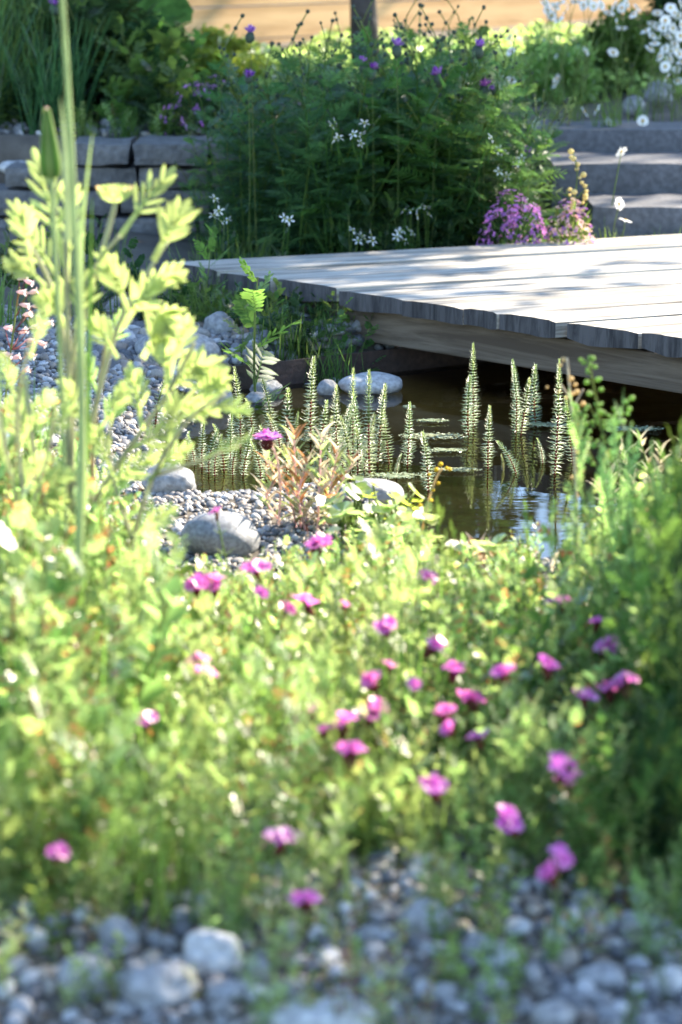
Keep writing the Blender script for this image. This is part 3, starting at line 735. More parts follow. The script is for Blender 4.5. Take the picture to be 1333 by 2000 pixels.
# floating scraps of algae
def algae(px, py, w, hh, label, seed):
    r = random.Random(seed); p = on_z(px, py, .004); m_ = MB(); sx = w / FPX * p.y; sy = hh / FPX * p.y / math.sin(R(13.5))
    for k in range(int(60 + w * 2)):
        a = r.uniform(0, 6.28); q = math.sqrt(r.random()); c = V(math.cos(a) * q * sx / 2, math.sin(a) * q * sy / 2, r.uniform(-.001, .002))
        b = r.uniform(.0015, .0065) * (1.2 - q); n_ = 6
        m_.face([c + V(b * math.cos(t) * r.uniform(.6, 1.3) * 1.5, b * math.sin(t) * r.uniform(.6, 1.3), r.uniform(-.0005, .002)) for t in [2 * math.pi * j / n_ for j in range(n_)]], 'algae')
    o = link('floating_algae', m_.mesh('floating_algae', False)); o.location = p; tag(o, label, 'algae', 'algae scraps on the pond')
MT['algae'] = leafmat('algae_scum', (.32, .36, .22), (.3, .34, .15), .3, gloss=1.2, rough=.2)
for q in [(850, 852, 150, 16, 'long pale scrap of algae floating left of the tallest shoot'), (870, 880, 90, 8, 'thin algae strip floating below the long pale one'), (845, 822, 70, 6, 'small algae strip floating above the long pale one'),
          (800, 795, 26, 5, 'dot of algae floating right of the flat pale boulder'), (1060, 830, 120, 10, 'shaded algae strip floating under the beam'), (1240, 838, 120, 12, 'bluish algae strip floating at the right under the beam'), (620, 858, 120, 9, 'algae strip floating behind the left cluster'), (890, 918, 110, 7, 'brown algae strip floating low in the middle'), (770, 930, 150, 12, 'algae raft at the foot of the curved shoot')]: algae(*q, seed=q[0])

# ------------------------------------------------------------------ leafy weeds in front (sunlit): several kinds of variants
def weed_lobed(seed, h, mat='lime', tip='russet', pairs=5, gap=.030, L0=.085, lw=.010, stem='stem', nl=None):
    r = random.Random(seed); st = MB(); fo = MB(); n = 9
    nst = 1 + (r.random() < .6) + (r.random() < .4)
    for s_ in range(nst):
        b = V(r.gauss(0, .012), r.gauss(0, .012), -.01) * (1 if s_ else .2); b.z = -.015
        d = V(r.gauss(0, .12), r.gauss(0, .12), 1); hh = h * (1 if s_ == 0 else r.uniform(.6, .9))
        pts = arc(b, d, hh, n, -.08, r, .05); st.tube(pts, [.0026 * (1 - .6 * k / n) for k in range(n)], stem, 5)
        q = .02; a = r.uniform(0, 6.28)
        while q < hh:
            u = q / hh; f = u * (n - 1); i = min(int(f), n - 2); p = pts[i].lerp(pts[i + 1], f - i); a += 2.4
            ll = L0 * (1.15 - .75 * u) * r.uniform(.75, 1.2)
            d = V(math.cos(a), math.sin(a), .55 + .9 * u)
            if r.random() < .85: pinnate(fo, p, d, ll, mat, r, pairs, .36, lw * (1.1 - .4 * u), tipmat=tip, droop=.5 - .5 * u)
            else: simple_leaf(fo, p, d, ll * .8, lw * 1.5, mat, r, 'lance')
            q += gap * r.uniform(.7, 1.3)
    return st.mesh('w'), [('foliage', fo.mesh('foliage'))]
def weed_oval(seed, h, mat='lime', L0=.05, lw=.016, kind='oval', gap=.018, stem='stem', alt=None):
    r = random.Random(seed); st = MB(); fo = MB(); n = 8
    for s_ in range(r.choice((2, 3, 4))):
        b = V(r.gauss(0, .02), r.gauss(0, .02), -.015); hh = h * (1 if s_ == 0 else r.uniform(.55, .95))
        pts = arc(b, V(r.gauss(0, .18), r.gauss(0, .18), 1), hh, n, .0, r, .06); st.tube(pts, [.002 * (1 - .6 * k / n) for k in range(n)], stem, 4)
        q = .02; a = r.uniform(0, 6.28)
        while q < hh * 1.0:
            u = q / hh; f = min(u, .999) * (n - 1); i = min(int(f), n - 2); p = pts[i].lerp(pts[i + 1], f - i); a += 1.57 + r.gauss(0, .2)
            for sg in (0, math.pi):
                d = V(math.cos(a + sg), math.sin(a + sg), .45 + .8 * u)
                simple_leaf(fo, p, d, L0 * (1.1 - .5 * u) * r.uniform(.7, 1.2), lw * r.uniform(.8, 1.2), alt if alt and r.random() < .25 else mat, r, kind, 5, .5)
            q += gap * r.uniform(.8, 1.3)
    return st.mesh('w'), [('foliage', fo.mesh('foliage'))]
def grass_tuft(seed, h, n=40, mat='grass', w=.005, spread=.035, lean=.45, droop=.7):
    r = random.Random(seed); fo = MB()
    for k in range(n):
        a = r.uniform(0, 6.28); b = V(r.gauss(0, spread), r.gauss(0, spread), -.01); l = h * r.uniform(.5, 1.15)
        d = V(math.cos(a) * lean * r.random(), math.sin(a) * lean * r.random(), 1)
        pts = arc(b, d, l, 7, droop * r.uniform(.3, 1.3)); t = (pts[3] - pts[0]).normalized(); sd = t.cross(V(math.cos(a), math.sin(a), .3)).normalized()
        fo.blade(pts, [w / 2 * r.uniform(.7, 1.3) * x for x in prof(7, 'grass')], sd, mat, .3)
    return fo.mesh('g'), []
def round_leaf_plant(seed, h, n=14, mat='lime', size=.045):
    r = random.Random(seed); st = MB(); fo = MB()
    for k in range(n):
        a = r.uniform(0, 6.28); l = h * r.uniform(.45, 1.05); d = V(math.cos(a) * .6 * r.random(), math.sin(a) * .6 * r.random(), 1)
        pts = arc(V(r.gauss(0, .012), r.gauss(0, .012), -.01), d, l, 5, .4); st.tube(pts, .0016, 'stem', 4)
        c = pts[-1]; nrm = V(r.gauss(0, .45), r.gauss(0, .45) - .2, 1).normalized(); e1 = rand_side(nrm, r); e2 = nrm.cross(e1); sz = size * r.uniform(.6, 1.2) / 2
        rows = []
        for q in range(3):
            rr = sz * (.12, .6, 1.0)[q]; row = []
            for j in range(15):
                t = .5 + (6.283 - .6) * j / 14; row.append(c + (e1 * math.cos(t) + e2 * math.sin(t)) * rr * (1 + .07 * math.sin(t * 7) * (q == 2)) + nrm * (rr * .25 * (1 + .4 * math.sin(3 * t))))
            rows.append(row)
        fo.strip(rows, mat)
    return st.mesh('w'), [('foliage', fo.mesh('foliage'))]
def weed_fine(seed, h, mat='lime', stem='stem', pairs=8, L0=.06, lw=.0034, gap=.013, ns=3):
    r = random.Random(seed); st = MB(); fo = MB(); n = 8
    for s_ in range(ns):
        b = V(r.gauss(0, .014), r.gauss(0, .014), -.015); hh = h * (1 if s_ == 0 else r.uniform(.6, .95)); pts = arc(b, V(r.gauss(0, .16), r.gauss(0, .16), 1), hh, n, -.05, r, .05)
        st.tube(pts, [.0019 * (1 - .6 * k / n) for k in range(n)], stem, 4); q = .015; a = r.uniform(0, 6.28)
        while q < hh:
            u = q / hh; f = min(u, .999) * (n - 1); i = min(int(f), n - 2); p = pts[i].lerp(pts[i + 1], f - i); a += 2.4
            pinnate(fo, p, V(math.cos(a), math.sin(a), .7 + 1.1 * u), L0 * (1.15 - .7 * u) * r.uniform(.7, 1.2), mat, r, pairs, .30, lw, 'lance', .4 - .3 * u, n=3)
            q += gap * r.uniform(.7, 1.4)
    return st.mesh('w'), [('foliage', fo.mesh('foliage'))]
FH = [.20, .26, .32, .38]
FEA = Kind('fine_leaved_weed', [weed_fine(140, .20), weed_fine(141, .26, 'limepale'), weed_fine(142, .32, 'lime', L0=.07), weed_fine(143, .38, 'limepale', L0=.07, gap=.015)], FH)
SFT = Kind('soft_green_weed', [weed_fine(147, .30, 'green', gap=.012, L0=.08, lw=.004), weed_fine(148, .36, 'green', gap=.013, L0=.09, lw=.0045), weed_fine(149, .30, 'dark', gap=.012, L0=.08, lw=.0045)], [.30, .36, .30])
LH = [.20, .26, .32, .24, .40, .30]
LOB = Kind('feathery_weed', [weed_lobed(100, .20, gap=.018, L0=.06, lw=.007), weed_lobed(101, .26, pairs=6, gap=.020, L0=.07, lw=.0065), weed_lobed(102, .32, gap=.020, L0=.07, lw=.007), weed_lobed(103, .24, 'limepale', gap=.02, L0=.065, lw=.008), weed_lobed(104, .40, gap=.022, L0=.08, lw=.008), weed_lobed(105, .30, 'green', pairs=7, gap=.022, L0=.07, lw=.006)], LH)
OH = [.16, .22, .28, .20]
OVA = Kind('small_leaved_weed', [weed_oval(110, .16, 'lime', .026, .010, gap=.012), weed_oval(111, .22, 'limepale', .028, .008, gap=.012), weed_oval(112, .28, 'lime', .038, .0065, 'lance', gap=.013, alt='russet', stem='redstem'), weed_oval(113, .20, 'green', .026, .010, gap=.013)], OH)
GH = [.18, .26, .34]
GRS = Kind('grass_tuft', [grass_tuft(120, .18), grass_tuft(121, .26, 34), grass_tuft(122, .34, 30, w=.006)], GH)
DLH = [.24, .34, .30]
DLB = Kind('leafy_shade_weed', [weed_lobed(130, .24, 'dark', None, 7), weed_lobed(131, .34, 'green', None, 7, L0=.11), weed_lobed(132, .30, 'dark', None, 6, L0=.12, lw=.014)], DLH)

TOP = [(-60, 640), (0, 690), (60, 760), (110, 880), (230, 930), (290, 1040), (340, 1075), (500, 1080), (560, 1050), (640, 1040), (690, 1010), (800, 1000), (860, 1040), (950, 1095), (990, 1030), (1040, 1010), (1060, 1100), (1130, 1060), (1160, 1000), (1200, 940), (1333, 880), (1400, 850)]
def top_row(px): return float(np.interp(px, [a for a, b in TOP], [b for a, b in TOP]))
def hmax(x, y, z0):
    px = to_px(x, y, z0)[0]; pr = top_row(px)
    q = at_y(px, pr, y); return q.z - z0
HEADS = [(425, 1000, 28, 'carnation head in front of the large smooth boulder, dark calyx below'), (622, 1066, 42, 'carnation head just below the red brown shrubby shoots'), (500, 1112, 48, 'carnation head below the large smooth boulder, upper one of two'), (385, 1140, 40, 'left carnation head of a touching pair under the large boulder'), (418, 1142, 42, 'right carnation head of a touching pair under the large boulder'),
 (512, 1156, 26, 'small carnation head below another, left of the middle'), (596, 1178, 48, 'carnation head with a smaller one touching its left, centre of the photo'), (562, 1188, 30, 'small carnation head touching the left of a bigger one, centre of the photo'), (385, 1296, 46, 'upper carnation head of a stacked pair on the left'), (402, 1318, 40, 'lower carnation head of a stacked pair on the left'),
 (285, 1405, 36, 'small magenta carnation alone on the left among lime weeds'), (113, 1665, 40, 'lone carnation head at lower left above the front cobbles'), (835, 1132, 36, 'carnation head with a long brown calyx below the round lime leaves'), (752, 1225, 36, 'small round carnation head alone in the middle'), (848, 1262, 48, 'carnation head right of the middle, highest of a slanting row of three'),
 (888, 1308, 44, 'carnation head right of the middle, second of a slanting row of three'), (985, 1320, 46, 'flat pink carnation head alone right of the slanting row'), (725, 1330, 42, 'carnation head with a dark calyx, upper left of the middle group'), (813, 1337, 32, 'narrow carnation head between two bigger ones in the middle group'), (917, 1366, 46, 'pale pink carnation head, lowest of the slanting row'),
 (668, 1418, 58, 'largest carnation head of the middle group, left of another'), (730, 1392, 48, 'carnation head touching upper right of the largest middle one'), (611, 1390, 42, 'pale carnation head at the left end of the middle group'), (635, 1425, 30, 'small carnation head tucked left of the largest middle one'), (870, 1396, 42, 'pale upper head of a two coloured carnation pair right of the middle'), (876, 1424, 36, 'violet lower head of a two coloured carnation pair right of the middle'),
 (935, 1442, 40, 'carnation head over a brown calyx, below the slanting row'), (683, 1470, 58, 'carnation head directly below the largest middle one'), (845, 1538, 52, 'round carnation head above shaded gravel with a brown calyx, lower middle'), (992, 1606, 54, 'blurred violet pink carnation head alone above the shaded gravel'), (551, 1640, 62, 'big pink carnation head next to a white bright stone, lower left of centre'), (592, 1763, 60, 'lowest carnation head, bright pink over the front gravel'),
 (1092, 1678, 48, 'upper carnation head of the lowest right pair'), (1076, 1706, 56, 'lower carnation head of the lowest right pair'), (1090, 1486, 48, 'uppermost head of a three headed violet carnation cluster on the right'), (1112, 1526, 50, 'lowest head of a three headed violet carnation cluster on the right'), (1100, 1505, 46, 'middle head of a three headed violet carnation cluster on the right'), (1070, 1302, 42, 'violet carnation head alone on the right, on a dark stalk'),
 (1142, 1360, 42, 'violet carnation head left of a touching violet pair on the right'), (1190, 1348, 48, 'left head of the touching violet pair on the right'), (1218, 1336, 50, 'right head of the touching violet pair on the right'), (1190, 1266, 50, 'pale lilac carnation head above the touching violet pair'), (1167, 1216, 32, 'small deep violet carnation head on the right'), (1100, 1176, 32, 'right head of a small violet pair upper right'), (1078, 1178, 24, 'left head of a small violet pair upper right'), (672, 1182, 20, 'tiny carnation head near the middle'), (760, 1300, 22, 'small pink carnation bud opening in the middle')]
HEADPX = [(a, b) for a, b, c, d in HEADS]
tries = 0; placed = 0
GRID = {}
while placed < 700 and tries < 16000:
    tries += 1
    x = rnd.uniform(-.62, .66); y = rnd.uniform(2.38, 3.95)
    px, py = to_px(x, y, .05)
    low = float(np.interp(px, [0, 250, 420, 560, 800, 1000, 1333], [1830, 1820, 1770, 1720, 1720, 1720, 1760]))
    if not (-90 < px < 1430) or py > low + rnd.gauss(0, 25): continue
    if pond_sd(np.array([x]), np.array([y]))[0] < .03: continue
    if 300 < px < 520 and py < 1135: continue
    key = (int(x / .042), int(y / .05))
    if GRID.get(key, 0) > 1: continue
    z0 = gz(x, y); hm = hmax(x, y, z0)
    if hm < .05: continue
    edge = min(1, .55 + (low - py) / 320)
    h = min(hm * rnd.uniform(.75, 1.02), rnd.uniform(.15, .34) * (1.3 if px < 300 else 1) * max(.45, edge))
    if h < .05: continue
    vis = True
    for hx, hy in HEADPX:
        if abs(hx - px) < 46:
            hyd = float(np.interp(hy, [1000, 1100, 1300, 1500, 1650, 1770], [3.55, 3.25, 2.80, 2.50, 2.36, 2.24]))
            if y < hyd - .0:
                lim = at_y(px, hy + 30, y).z - z0
                if lim < .05: vis = False; break
                h = min(h, lim)
    if not vis or h < .05: continue
    GRID[key] = GRID.get(key, 0) + 1
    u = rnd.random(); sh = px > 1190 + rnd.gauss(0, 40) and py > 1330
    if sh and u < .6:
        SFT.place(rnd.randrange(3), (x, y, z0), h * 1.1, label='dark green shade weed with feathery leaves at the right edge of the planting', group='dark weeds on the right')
    elif u < .34:
        FEA.place(rnd.randrange(4), (x, y, z0), h, label='lime green backlit weed with very fine thread like leaves in the blurred front planting', group='fine leaved weeds in the front planting')
    elif u < .64:
        LOB.place(rnd.randrange(6), (x, y, z0), h, label='lime green backlit weed with feathery lobed leaves in the blurred front planting', group='feathery weeds in the front planting')
    elif u < .91:
        OVA.place(rnd.randrange(4), (x, y, z0), h, label='lime green backlit weed with small plain leaves in the blurred front planting', group='small leaved weeds in the front planting')
    else:
        GRS.place(rnd.randrange(3), (x, y, z0), h, label='tuft of bright green grass among the front weeds', cat='grass', group='grass tufts in the front planting')
    placed += 1
RUS = Kind('rusty_seeding_weed', [weed_fine(145, .42, 'russet', 'redstem', 3, .035, .006, .026, 2), weed_fine(146, .50, 'russet', 'palestem', 3, .04, .006, .03, 2)], [.42, .50])
for k in range(22):
    px = rnd.choice((rnd.uniform(-20, 420), rnd.uniform(-20, 300), rnd.uniform(0, 1100))); y = rnd.uniform(3.0, 3.6); x = at_y(px, 900, y).x; z0 = gz(x, y)
    h = max(.12, hmax(x, y, z0) * rnd.uniform(.9, 1.25)); h = min(h, .55 if px < 300 else .22)
    RUS.place(k, (x, y, z0), h, label='thin rusty brown seeding weed among the lime weeds', group='rusty seeding weeds in the front planting')
for (px, py, top, y) in [(1030, 1180, 985, 3.45), (1125, 1180, 930, 3.3), (1165, 1180, 800, 3.3), (1205, 1190, 770, 3.25), (1245, 1200, 790, 3.2), (1285, 1200, 830, 3.2), (1325, 1200, 800, 3.1), (1225, 1190, 850, 3.35), (985, 1180, 1040, 3.4), (870, 1180, 985, 3.4)]:
    x = at_y(px, py, y).x; z0 = gz(x, y); h = at_y(px, top, y).z - z0
    (FEA if px % 4 == 1 else SFT).place(px % 3, (x, y, z0), h, tilt=(0, rnd.gauss(0, .06)), label='tall feathery green weed rising in front of the pond on the right', group='tall feathery weeds before the pond', wide=.55)
# sparse seedlings at the gravel edge
for k in range(230):
    px = rnd.uniform(0, 1333); py = rnd.uniform(1620, 2060)
    if rnd.random() < (py - 1640) / 480: continue
    p = on_ground(px, py); h = rnd.uniform(.03, .14)
    (OVA if k % 5 < 2 else FEA if k % 5 < 4 else LOB).place(rnd.randrange(4), p, h, label='tiny weed seedling sprouting from the front gravel', group='seedlings in the front gravel')
# thin grass stalks rising from the front gravel
def stalk_pts(pxs, d0, d1=None):
    n = len(pxs); return [at_y(a, b, d0 + (((d1 if d1 else d0) - d0) * k / (n - 1))) for k, (a, b) in enumerate(pxs)]
def spline(pts, m=4):
    out = []; n = len(pts)
    for i in range(n - 1):
        p0 = pts[max(i - 1, 0)]; p1 = pts[i]; p2 = pts[i + 1]; p3 = pts[min(i + 2, n - 1)]
        for k in range(m):
            t = k / m; out.append(.5 * ((2 * p1) + (p2 - p0) * t + (2 * p0 - 5 * p1 + 4 * p2 - p3) * t * t + (3 * p1 - p0 - 3 * p2 + p3) * t ** 3))
    out.append(pts[-1]); return out
def bladething(pxs, d0, d1, w, mat, label, cat='grass', name='grass_stalk', round_=False):
    pts = spline(stalk_pts(pxs, d0, d1), 5); m_ = MB(); n = len(pts); o0 = pts[0].copy(); pts = [p - o0 for p in pts]
    if round_: m_.tube(pts, [w / 2 * (1 - .55 * k / n) for k in range(n)], mat, 7)
    else: m_.blade(pts, [w / 2 * max(.06, (1 - (k / (n - 1)) ** 2)) for k in range(n)], V(.93, .37, 0), mat, .3)
    o = link(name, m_.mesh(name)); o.location = o0; tag(o, label, cat); return o
bladething([(690, 1850), (680, 1760), (672, 1640), (665, 1560)], 2.36, 2.5, .008, 'lime', 'bright green grass blade rising from the gravel left of the lower middle')
bladething([(880, 1730), (850, 1660), (800, 1600), (745, 1520)], 2.5, 2.7, .006, 'limepale', 'pale grass blade leaning left in the lower middle')
bladething([(560, 1980), (575, 1900), (620, 1830), (640, 1760)], 2.2, 2.4, .006, 'lime', 'short grass blade standing in the bottom gravel')

# ------------------------------------------------------------------ wild carnations with magenta heads
def pink_head(seed, n=3):
    r = random.Random(seed); cal = MB(); pet = MB()
    for k in range(n):
        a = 6.28 * k / n + r.gauss(0, .3); off = V(math.cos(a), math.sin(a), 0) * .005 * (n > 1)
        b = V(0, 0, -.018); tip = off + V(0, 0, -.001 + r.uniform(-.002, .003)); cal.tube([b, b.lerp(tip, .4) , tip], [.0024, .0036, .0034], 'calyx', 6)
        ax_ = (off * 60 + V(r.gauss(0, .2), r.gauss(0, .2), 1)).normalized()
        e1 = rand_side(ax_, r); e2 = ax_.cross(e1)
        for j in range(5):
            t = 6.28 * j / 5; d = e1 * math.cos(t) + e2 * math.sin(t); s_ = ax_.cross(d)
            p0 = tip; up_ = r.uniform(.3, 1.5); p1 = tip + d * .0042 + ax_ * .0045; p2 = tip + d * .0085 + ax_ * (.0045 + .0035 * up_); p3 = tip + d * .0108 + ax_ * (.0035 + .005 * up_)
            pet.strip([[p0 - s_ * .001, p0, p0 + s_ * .001], [p1 - s_ * .0032, p1, p1 + s_ * .0032], [p2 - s_ * .0060, p2 + ax_ * .0008, p2 + s_ * .0060], [p3 - s_ * .0040 + d * .001, p3 - d * .001, p3 + s_ * .0040 + d * .001]], 'pink')
    return cal.mesh('calyx'), pet.mesh('petals')
PH = [pink_head(200, 3), pink_head(201, 4), pink_head(202, 2), pink_head(203, 3)]
for i, (px, py, s_, lab) in enumerate(HEADS):
    # farther heads are smaller in the picture: the distance follows from the row
    y = float(np.interp(py, [1000, 1100, 1300, 1500, 1650, 1770], [3.55, 3.25, 2.80, 2.50, 2.36, 2.24])) + rnd.uniform(-.06, .06)
    hd = at_y(px, py, y); sc = max(.6, min(1.2, s_ / FPX * y / .0265))
    bx = hd.x + rnd.gauss(0, .02); by = hd.y + rnd.uniform(-.02, .05); z0 = gz(bx, by)
    base = V(bx, by, z0 - .01); top = hd + V(0, 0, -.016 * sc)
    if top.z - base.z < .05: base.z = top.z - .05
    mid_ = base.lerp(top, .5) + V(rnd.gauss(0, .012), rnd.gauss(0, .012), 0)
    pts = spline([base, mid_, top], 6); st = MB(); q = [p - base for p in pts]
    st.tube(q, [.0016 - .0005 * k / len(q) for k in range(len(q))], 'stem', 5)
    for k in (3, 5, 8, 10):
        a = rnd.uniform(0, 6.28)
        for sg in (0, 3.14): simple_leaf(st, q[min(k, len(q) - 1)], V(math.cos(a + sg), math.sin(a + sg), 1.2), .04 * (1 - k / 16), .0028, 'stem', rnd, 'grass', 5, .4)
    o = link('wild_carnation', st.mesh('wild_carnation')); o.location = base
    tag(o, 'magenta ' + lab if 'pink' not in lab and 'violet' not in lab and 'lilac' not in lab and 'magenta' not in lab else lab, 'flower', 'wild carnations in the front planting')
    ca, pe = PH[i % 4] if s_ > 30 else PH[2]
    for nm, me_ in (('calyx', ca), ('petals', pe)):
        c = link(nm, me_, o); c.location = hd - base; c.scale = (sc, sc, sc); c.rotation_euler = (rnd.gauss(-.25, .25), rnd.gauss(0, .25), rnd.uniform(0, 6.28))

# ------------------------------------------------------------------ tall pale weed on the left with a wild carrot head, goat's beard and grass
def lobed_leaf(mb, pts, w, mat, r, lobes=5, tip='russet'):
    """stout leaf with blunt lobes alternating along a curved midrib; w = lobe length"""
    n = len(pts); view = V(0, -1, .15)
    t0 = (pts[-1] - pts[0]).normalized(); sd = t0.cross(view).normalized()
    mb.blade(pts, [w * .11 * (1 - .5 * k / (n - 1)) for k in range(n)], sd, mat, .35)
    for k in range(1, lobes + 1):
        u = .22 + .78 * k / (lobes + .6); f = u * (n - 1); i = min(int(f), n - 2); p = pts[i].lerp(pts[i + 1], f - i)
        for sg in (-1, 1):
            d = (t0 * .9 + sd * sg * (.85 - .45 * u) + V(0, r.gauss(0, .25), 0)).normalized(); l = w * (1.25 - .5 * u) * r.uniform(.8, 1.2)
            ls = d.cross(view).normalized(); lp = arc(p, d, l, 6, r.uniform(-.3, .2))
            mb.blade(lp, [w * .085 * x for x in prof(6, 'blunt')], ls, tip if tip and r.random() < .07 else mat, r.uniform(.1, .5))
    d = t0; lp = arc(pts[-1], d, w * .7, 6, 0); mb.blade(lp, [w * .12 * x for x in prof(6, 'blunt')], sd, mat, .3)
def tall_weed(stems, leaves, d, label, seed, mat='limepale', stem_r=.006, name='tall_lobed_weed', stemmat='palestem'):
    r = random.Random(seed); st = MB(); fo = MB(); o0 = at_y(*stems[0][0], d); z0 = gz(o0.x, o0.y); o0.z = z0
    for i, s_ in enumerate(stems):
        dd = [d + .02 * math.sin(i * 2.1 + k * .9) * (k > 0) + (.03 * ((i * 37) % 5 - 2) * k / len(s_)) for k in range(len(s_))]
        pts = spline([at_y(a, b, q) for (a, b), q in zip(s_, dd)], 4)
        if i == 0: pts[0].z = min(pts[0].z, z0 - .01)
        st.tube([p - o0 for p in pts], [stem_r * (1 if i == 0 else .75) * (1 - .5 * k / len(pts)) for k in range(len(pts))], stemmat, 7)
    for (p0, p1, w) in leaves:
        q = d + r.gauss(0, .03); a = at_y(*p0, q); b = at_y(*p1, q + r.gauss(0, .02))
        pts = [a.lerp(b, k / 5) + V(0, r.gauss(0, .003), math.sin(k / 5 * 3.14) * .004) - o0 for k in range(6)]
        lobed_leaf(fo, pts, w / FPX * d, mat, r, 5, None)
    o = link(name, st.mesh(name)); o.location = o0; c = link('foliage', fo.mesh('foliage'), o); tag(o, label, 'plant'); return o
D1 = 3.3
tall_weed([[(130, 1270), (132, 1050), (135, 820), (132, 620), (128, 450)], [(134, 780), (150, 640), (185, 525), (235, 460)], [(134, 1000), (170, 860), (230, 640), (290, 530), (330, 470)],
           [(140, 1060), (215, 930), (320, 780), (380, 670)], [(132, 700), (100, 560), (60, 480)], [(120, 1130), (70, 900), (50, 740)]],
          [((130, 520), (75, 330), 62), ((125, 560), (45, 450), 60), ((130, 560), (140, 380), 55), ((235, 462), (322, 352), 55), ((300, 510), (350, 425), 62), ((250, 610), (215, 520), 60), ((240, 640), (300, 560), 60), ((290, 560), (340, 540), 50),
           ((300, 600), (330, 640), 62), ((280, 700), (330, 620), 60), ((320, 770), (390, 720), 64), ((330, 760), (320, 660), 60), ((360, 710), (420, 745), 60), ((320, 800), (400, 800), 56), ((280, 840), (260, 740), 50),
           ((150, 640), (165, 560), 50), ((130, 640), (100, 590), 55), ((60, 500), (40, 420), 50), ((90, 560), (30, 520), 45), ((170, 860), (130, 760), 45), ((230, 700), (190, 640), 45), ((330, 740), (360, 640), 50), ((250, 880), (330, 850), 45), ((200, 960), (290, 900), 50), ((70, 900), (30, 800), 50)],
          D1, 'tall pale lime weed with stout lobed leaves filling the left foreground, blurred', 301)
tall_weed([[(40, 1260), (45, 1000), (35, 800), (60, 660)], [(42, 1050), (90, 900), (110, 780)], [(40, 1000), (5, 850), (-10, 700)]],
          [((60, 700), (90, 610), 34), ((40, 800), (-5, 700), 40), ((45, 860), (95, 780), 40), ((90, 880), (130, 800), 40), ((20, 920), (-20, 850), 44), ((40, 980), (80, 900), 44), ((60, 960), (130, 930), 40)],
          3.05, 'shorter russet tipped weed at the left edge before the tall pale one', 302, stem_r=.0035)
tall_weed([[(250, 1230), (255, 1080), (300, 930), (370, 820), (440, 770)], [(260, 1060), (220, 930), (215, 820)], [(300, 930), (390, 900), (470, 870)]],
          [((370, 820), (430, 740), 46), ((400, 800), (470, 800), 40), ((330, 880), (340, 790), 44), ((290, 940), (360, 880), 40), ((220, 930), (185, 850), 40), ((215, 830), (240, 760), 34), ((260, 1050), (330, 1000), 36), ((400, 895), (480, 860), 26)],
          3.2, 'leaning lime weed right of the tall pale one, before the pond cluster', 303, stem_r=.004, mat='limepale')
tall_weed([[(190, 1270), (185, 1100), (180, 950), (190, 780), (210, 660)]], [((185, 1000), (250, 930), 40), ((185, 950), (130, 880), 40), ((190, 850), (240, 780), 40), ((195, 780), (160, 700), 36), ((205, 700), (240, 620), 34), ((186, 1080), (120, 1020), 44)],
          3.4, 'upright lobed weed just behind the tall pale one', 304, stem_r=.004, mat='lime')
# wild carrot head on a white stalk
o0 = at_y(150, 700, D1 - .02); g0 = V(o0.x, o0.y, gz(o0.x, o0.y)); pts = spline([g0 + V(0, 0, -.01), at_y(140, 900, D1), at_y(165, 620, D1), at_y(198, 500, D1), at_y(226, 396, D1)], 5)
m_ = MB(); m_.tube([p - g0 for p in pts], [.0042 - .0006 * k / len(pts) for k in range(len(pts))], 'palestem', 7); car = link('wild_carrot', m_.mesh('wild_carrot')); car.location = g0
tag(car, 'pale yellow wild carrot head on a whitish stalk, left foreground', 'flower')
fl = MB(); top = pts[-1] - g0; r = random.Random(9)
rows = []
for a in range(5):
    rr = (.002, .011, .018, .0235, .0245)[a]; zz = (0, .002, .0065, .013, .019)[a]
    rows.append([top + V(rr * math.cos(t), rr * math.sin(t), zz) for t in [6.2832 * j / 22 for j in range(23)]])
fl.strip(rows, 'limepale')
for k in range(120):
    t = r.uniform(0, 6.28); q = math.sqrt(r.random()); c = top + V(.024 * q * math.cos(t), .024 * q * math.sin(t), .0175 + .003 * (1 - q))
    simple_leaf(fl, c, V(math.cos(t) * .5, math.sin(t) * .5, 1), .006, .0036, 'seed' if q > .8 else 'limepale', r, 'blunt', 4, 0)
link('flower_head', fl.mesh('flower_head'), car)
# goat's beard: stem, closed bud
gb = at_y(135, 1180, 3.15); gb.z = gz(gb.x, gb.y); pts = spline([gb + V(0, 0, -.01), at_y(122, 800, 3.15), at_y(112, 560, 3.15), at_y(101, 345, 3.15)], 6)
m_ = MB(); m_.tube([p - gb for p in pts], [.0032 + .0014 * (k / len(pts)) ** 4 for k in range(len(pts))], 'stalk', 8); goat = link('goats_beard', m_.mesh('goats_beard')); goat.location = gb
tag(goat, 'goat’s beard with a tall closed green bud, left foreground', 'flower')
bd = MB(); top = pts[-1] - gb; n = 12; H_ = at_y(97, 212, 3.15).z - pts[-1].z
for j in range(8):
    t = 6.283 * j / 8; dr = V(math.cos(t), math.sin(t), 0); sd = V(-dr.y, dr.x, 0); rows = []
    for k in range(n):
        u = k / (n - 1); rr = .0115 * (.55 + .6 * math.sin(min(1, u * 2.6 + .25) * 1.57)) * (1 - u * .86) ** .8 * 1.25; w = rr * .46
        c = top + dr * rr + V(-.004 * u, 0, H_ * u); rows.append([c - sd * w - dr * w * .35, c + dr * .001, c + sd * w - dr * w * .35])
    bd.strip(rows, 'green' if j % 2 else 'stem')
for j in range(5): bd.tube([top + V(-.003, 0, H_ * .93), top + V(-.004 + .002 * math.cos(j * 1.3), .002 * math.sin(j * 1.3), H_ * 1.02)], [.0016, .0006], 'blush', 4)
link('bud', bd.mesh('bud'), goat)
bladething([(150, 1180), (160, 800), (145, 420), (133, 180), (118, -60)], 2.9, 2.86, 0.0115, 'stalk', 'tall thick grass stalk crossing the top left picture edge', round_=True)
bladething([(132, 470), (130, 360), (124, 250), (118, 190)], 2.92, 2.9, .009, 'stalk', 'short sheath blade beside the tall thick grass stalk')
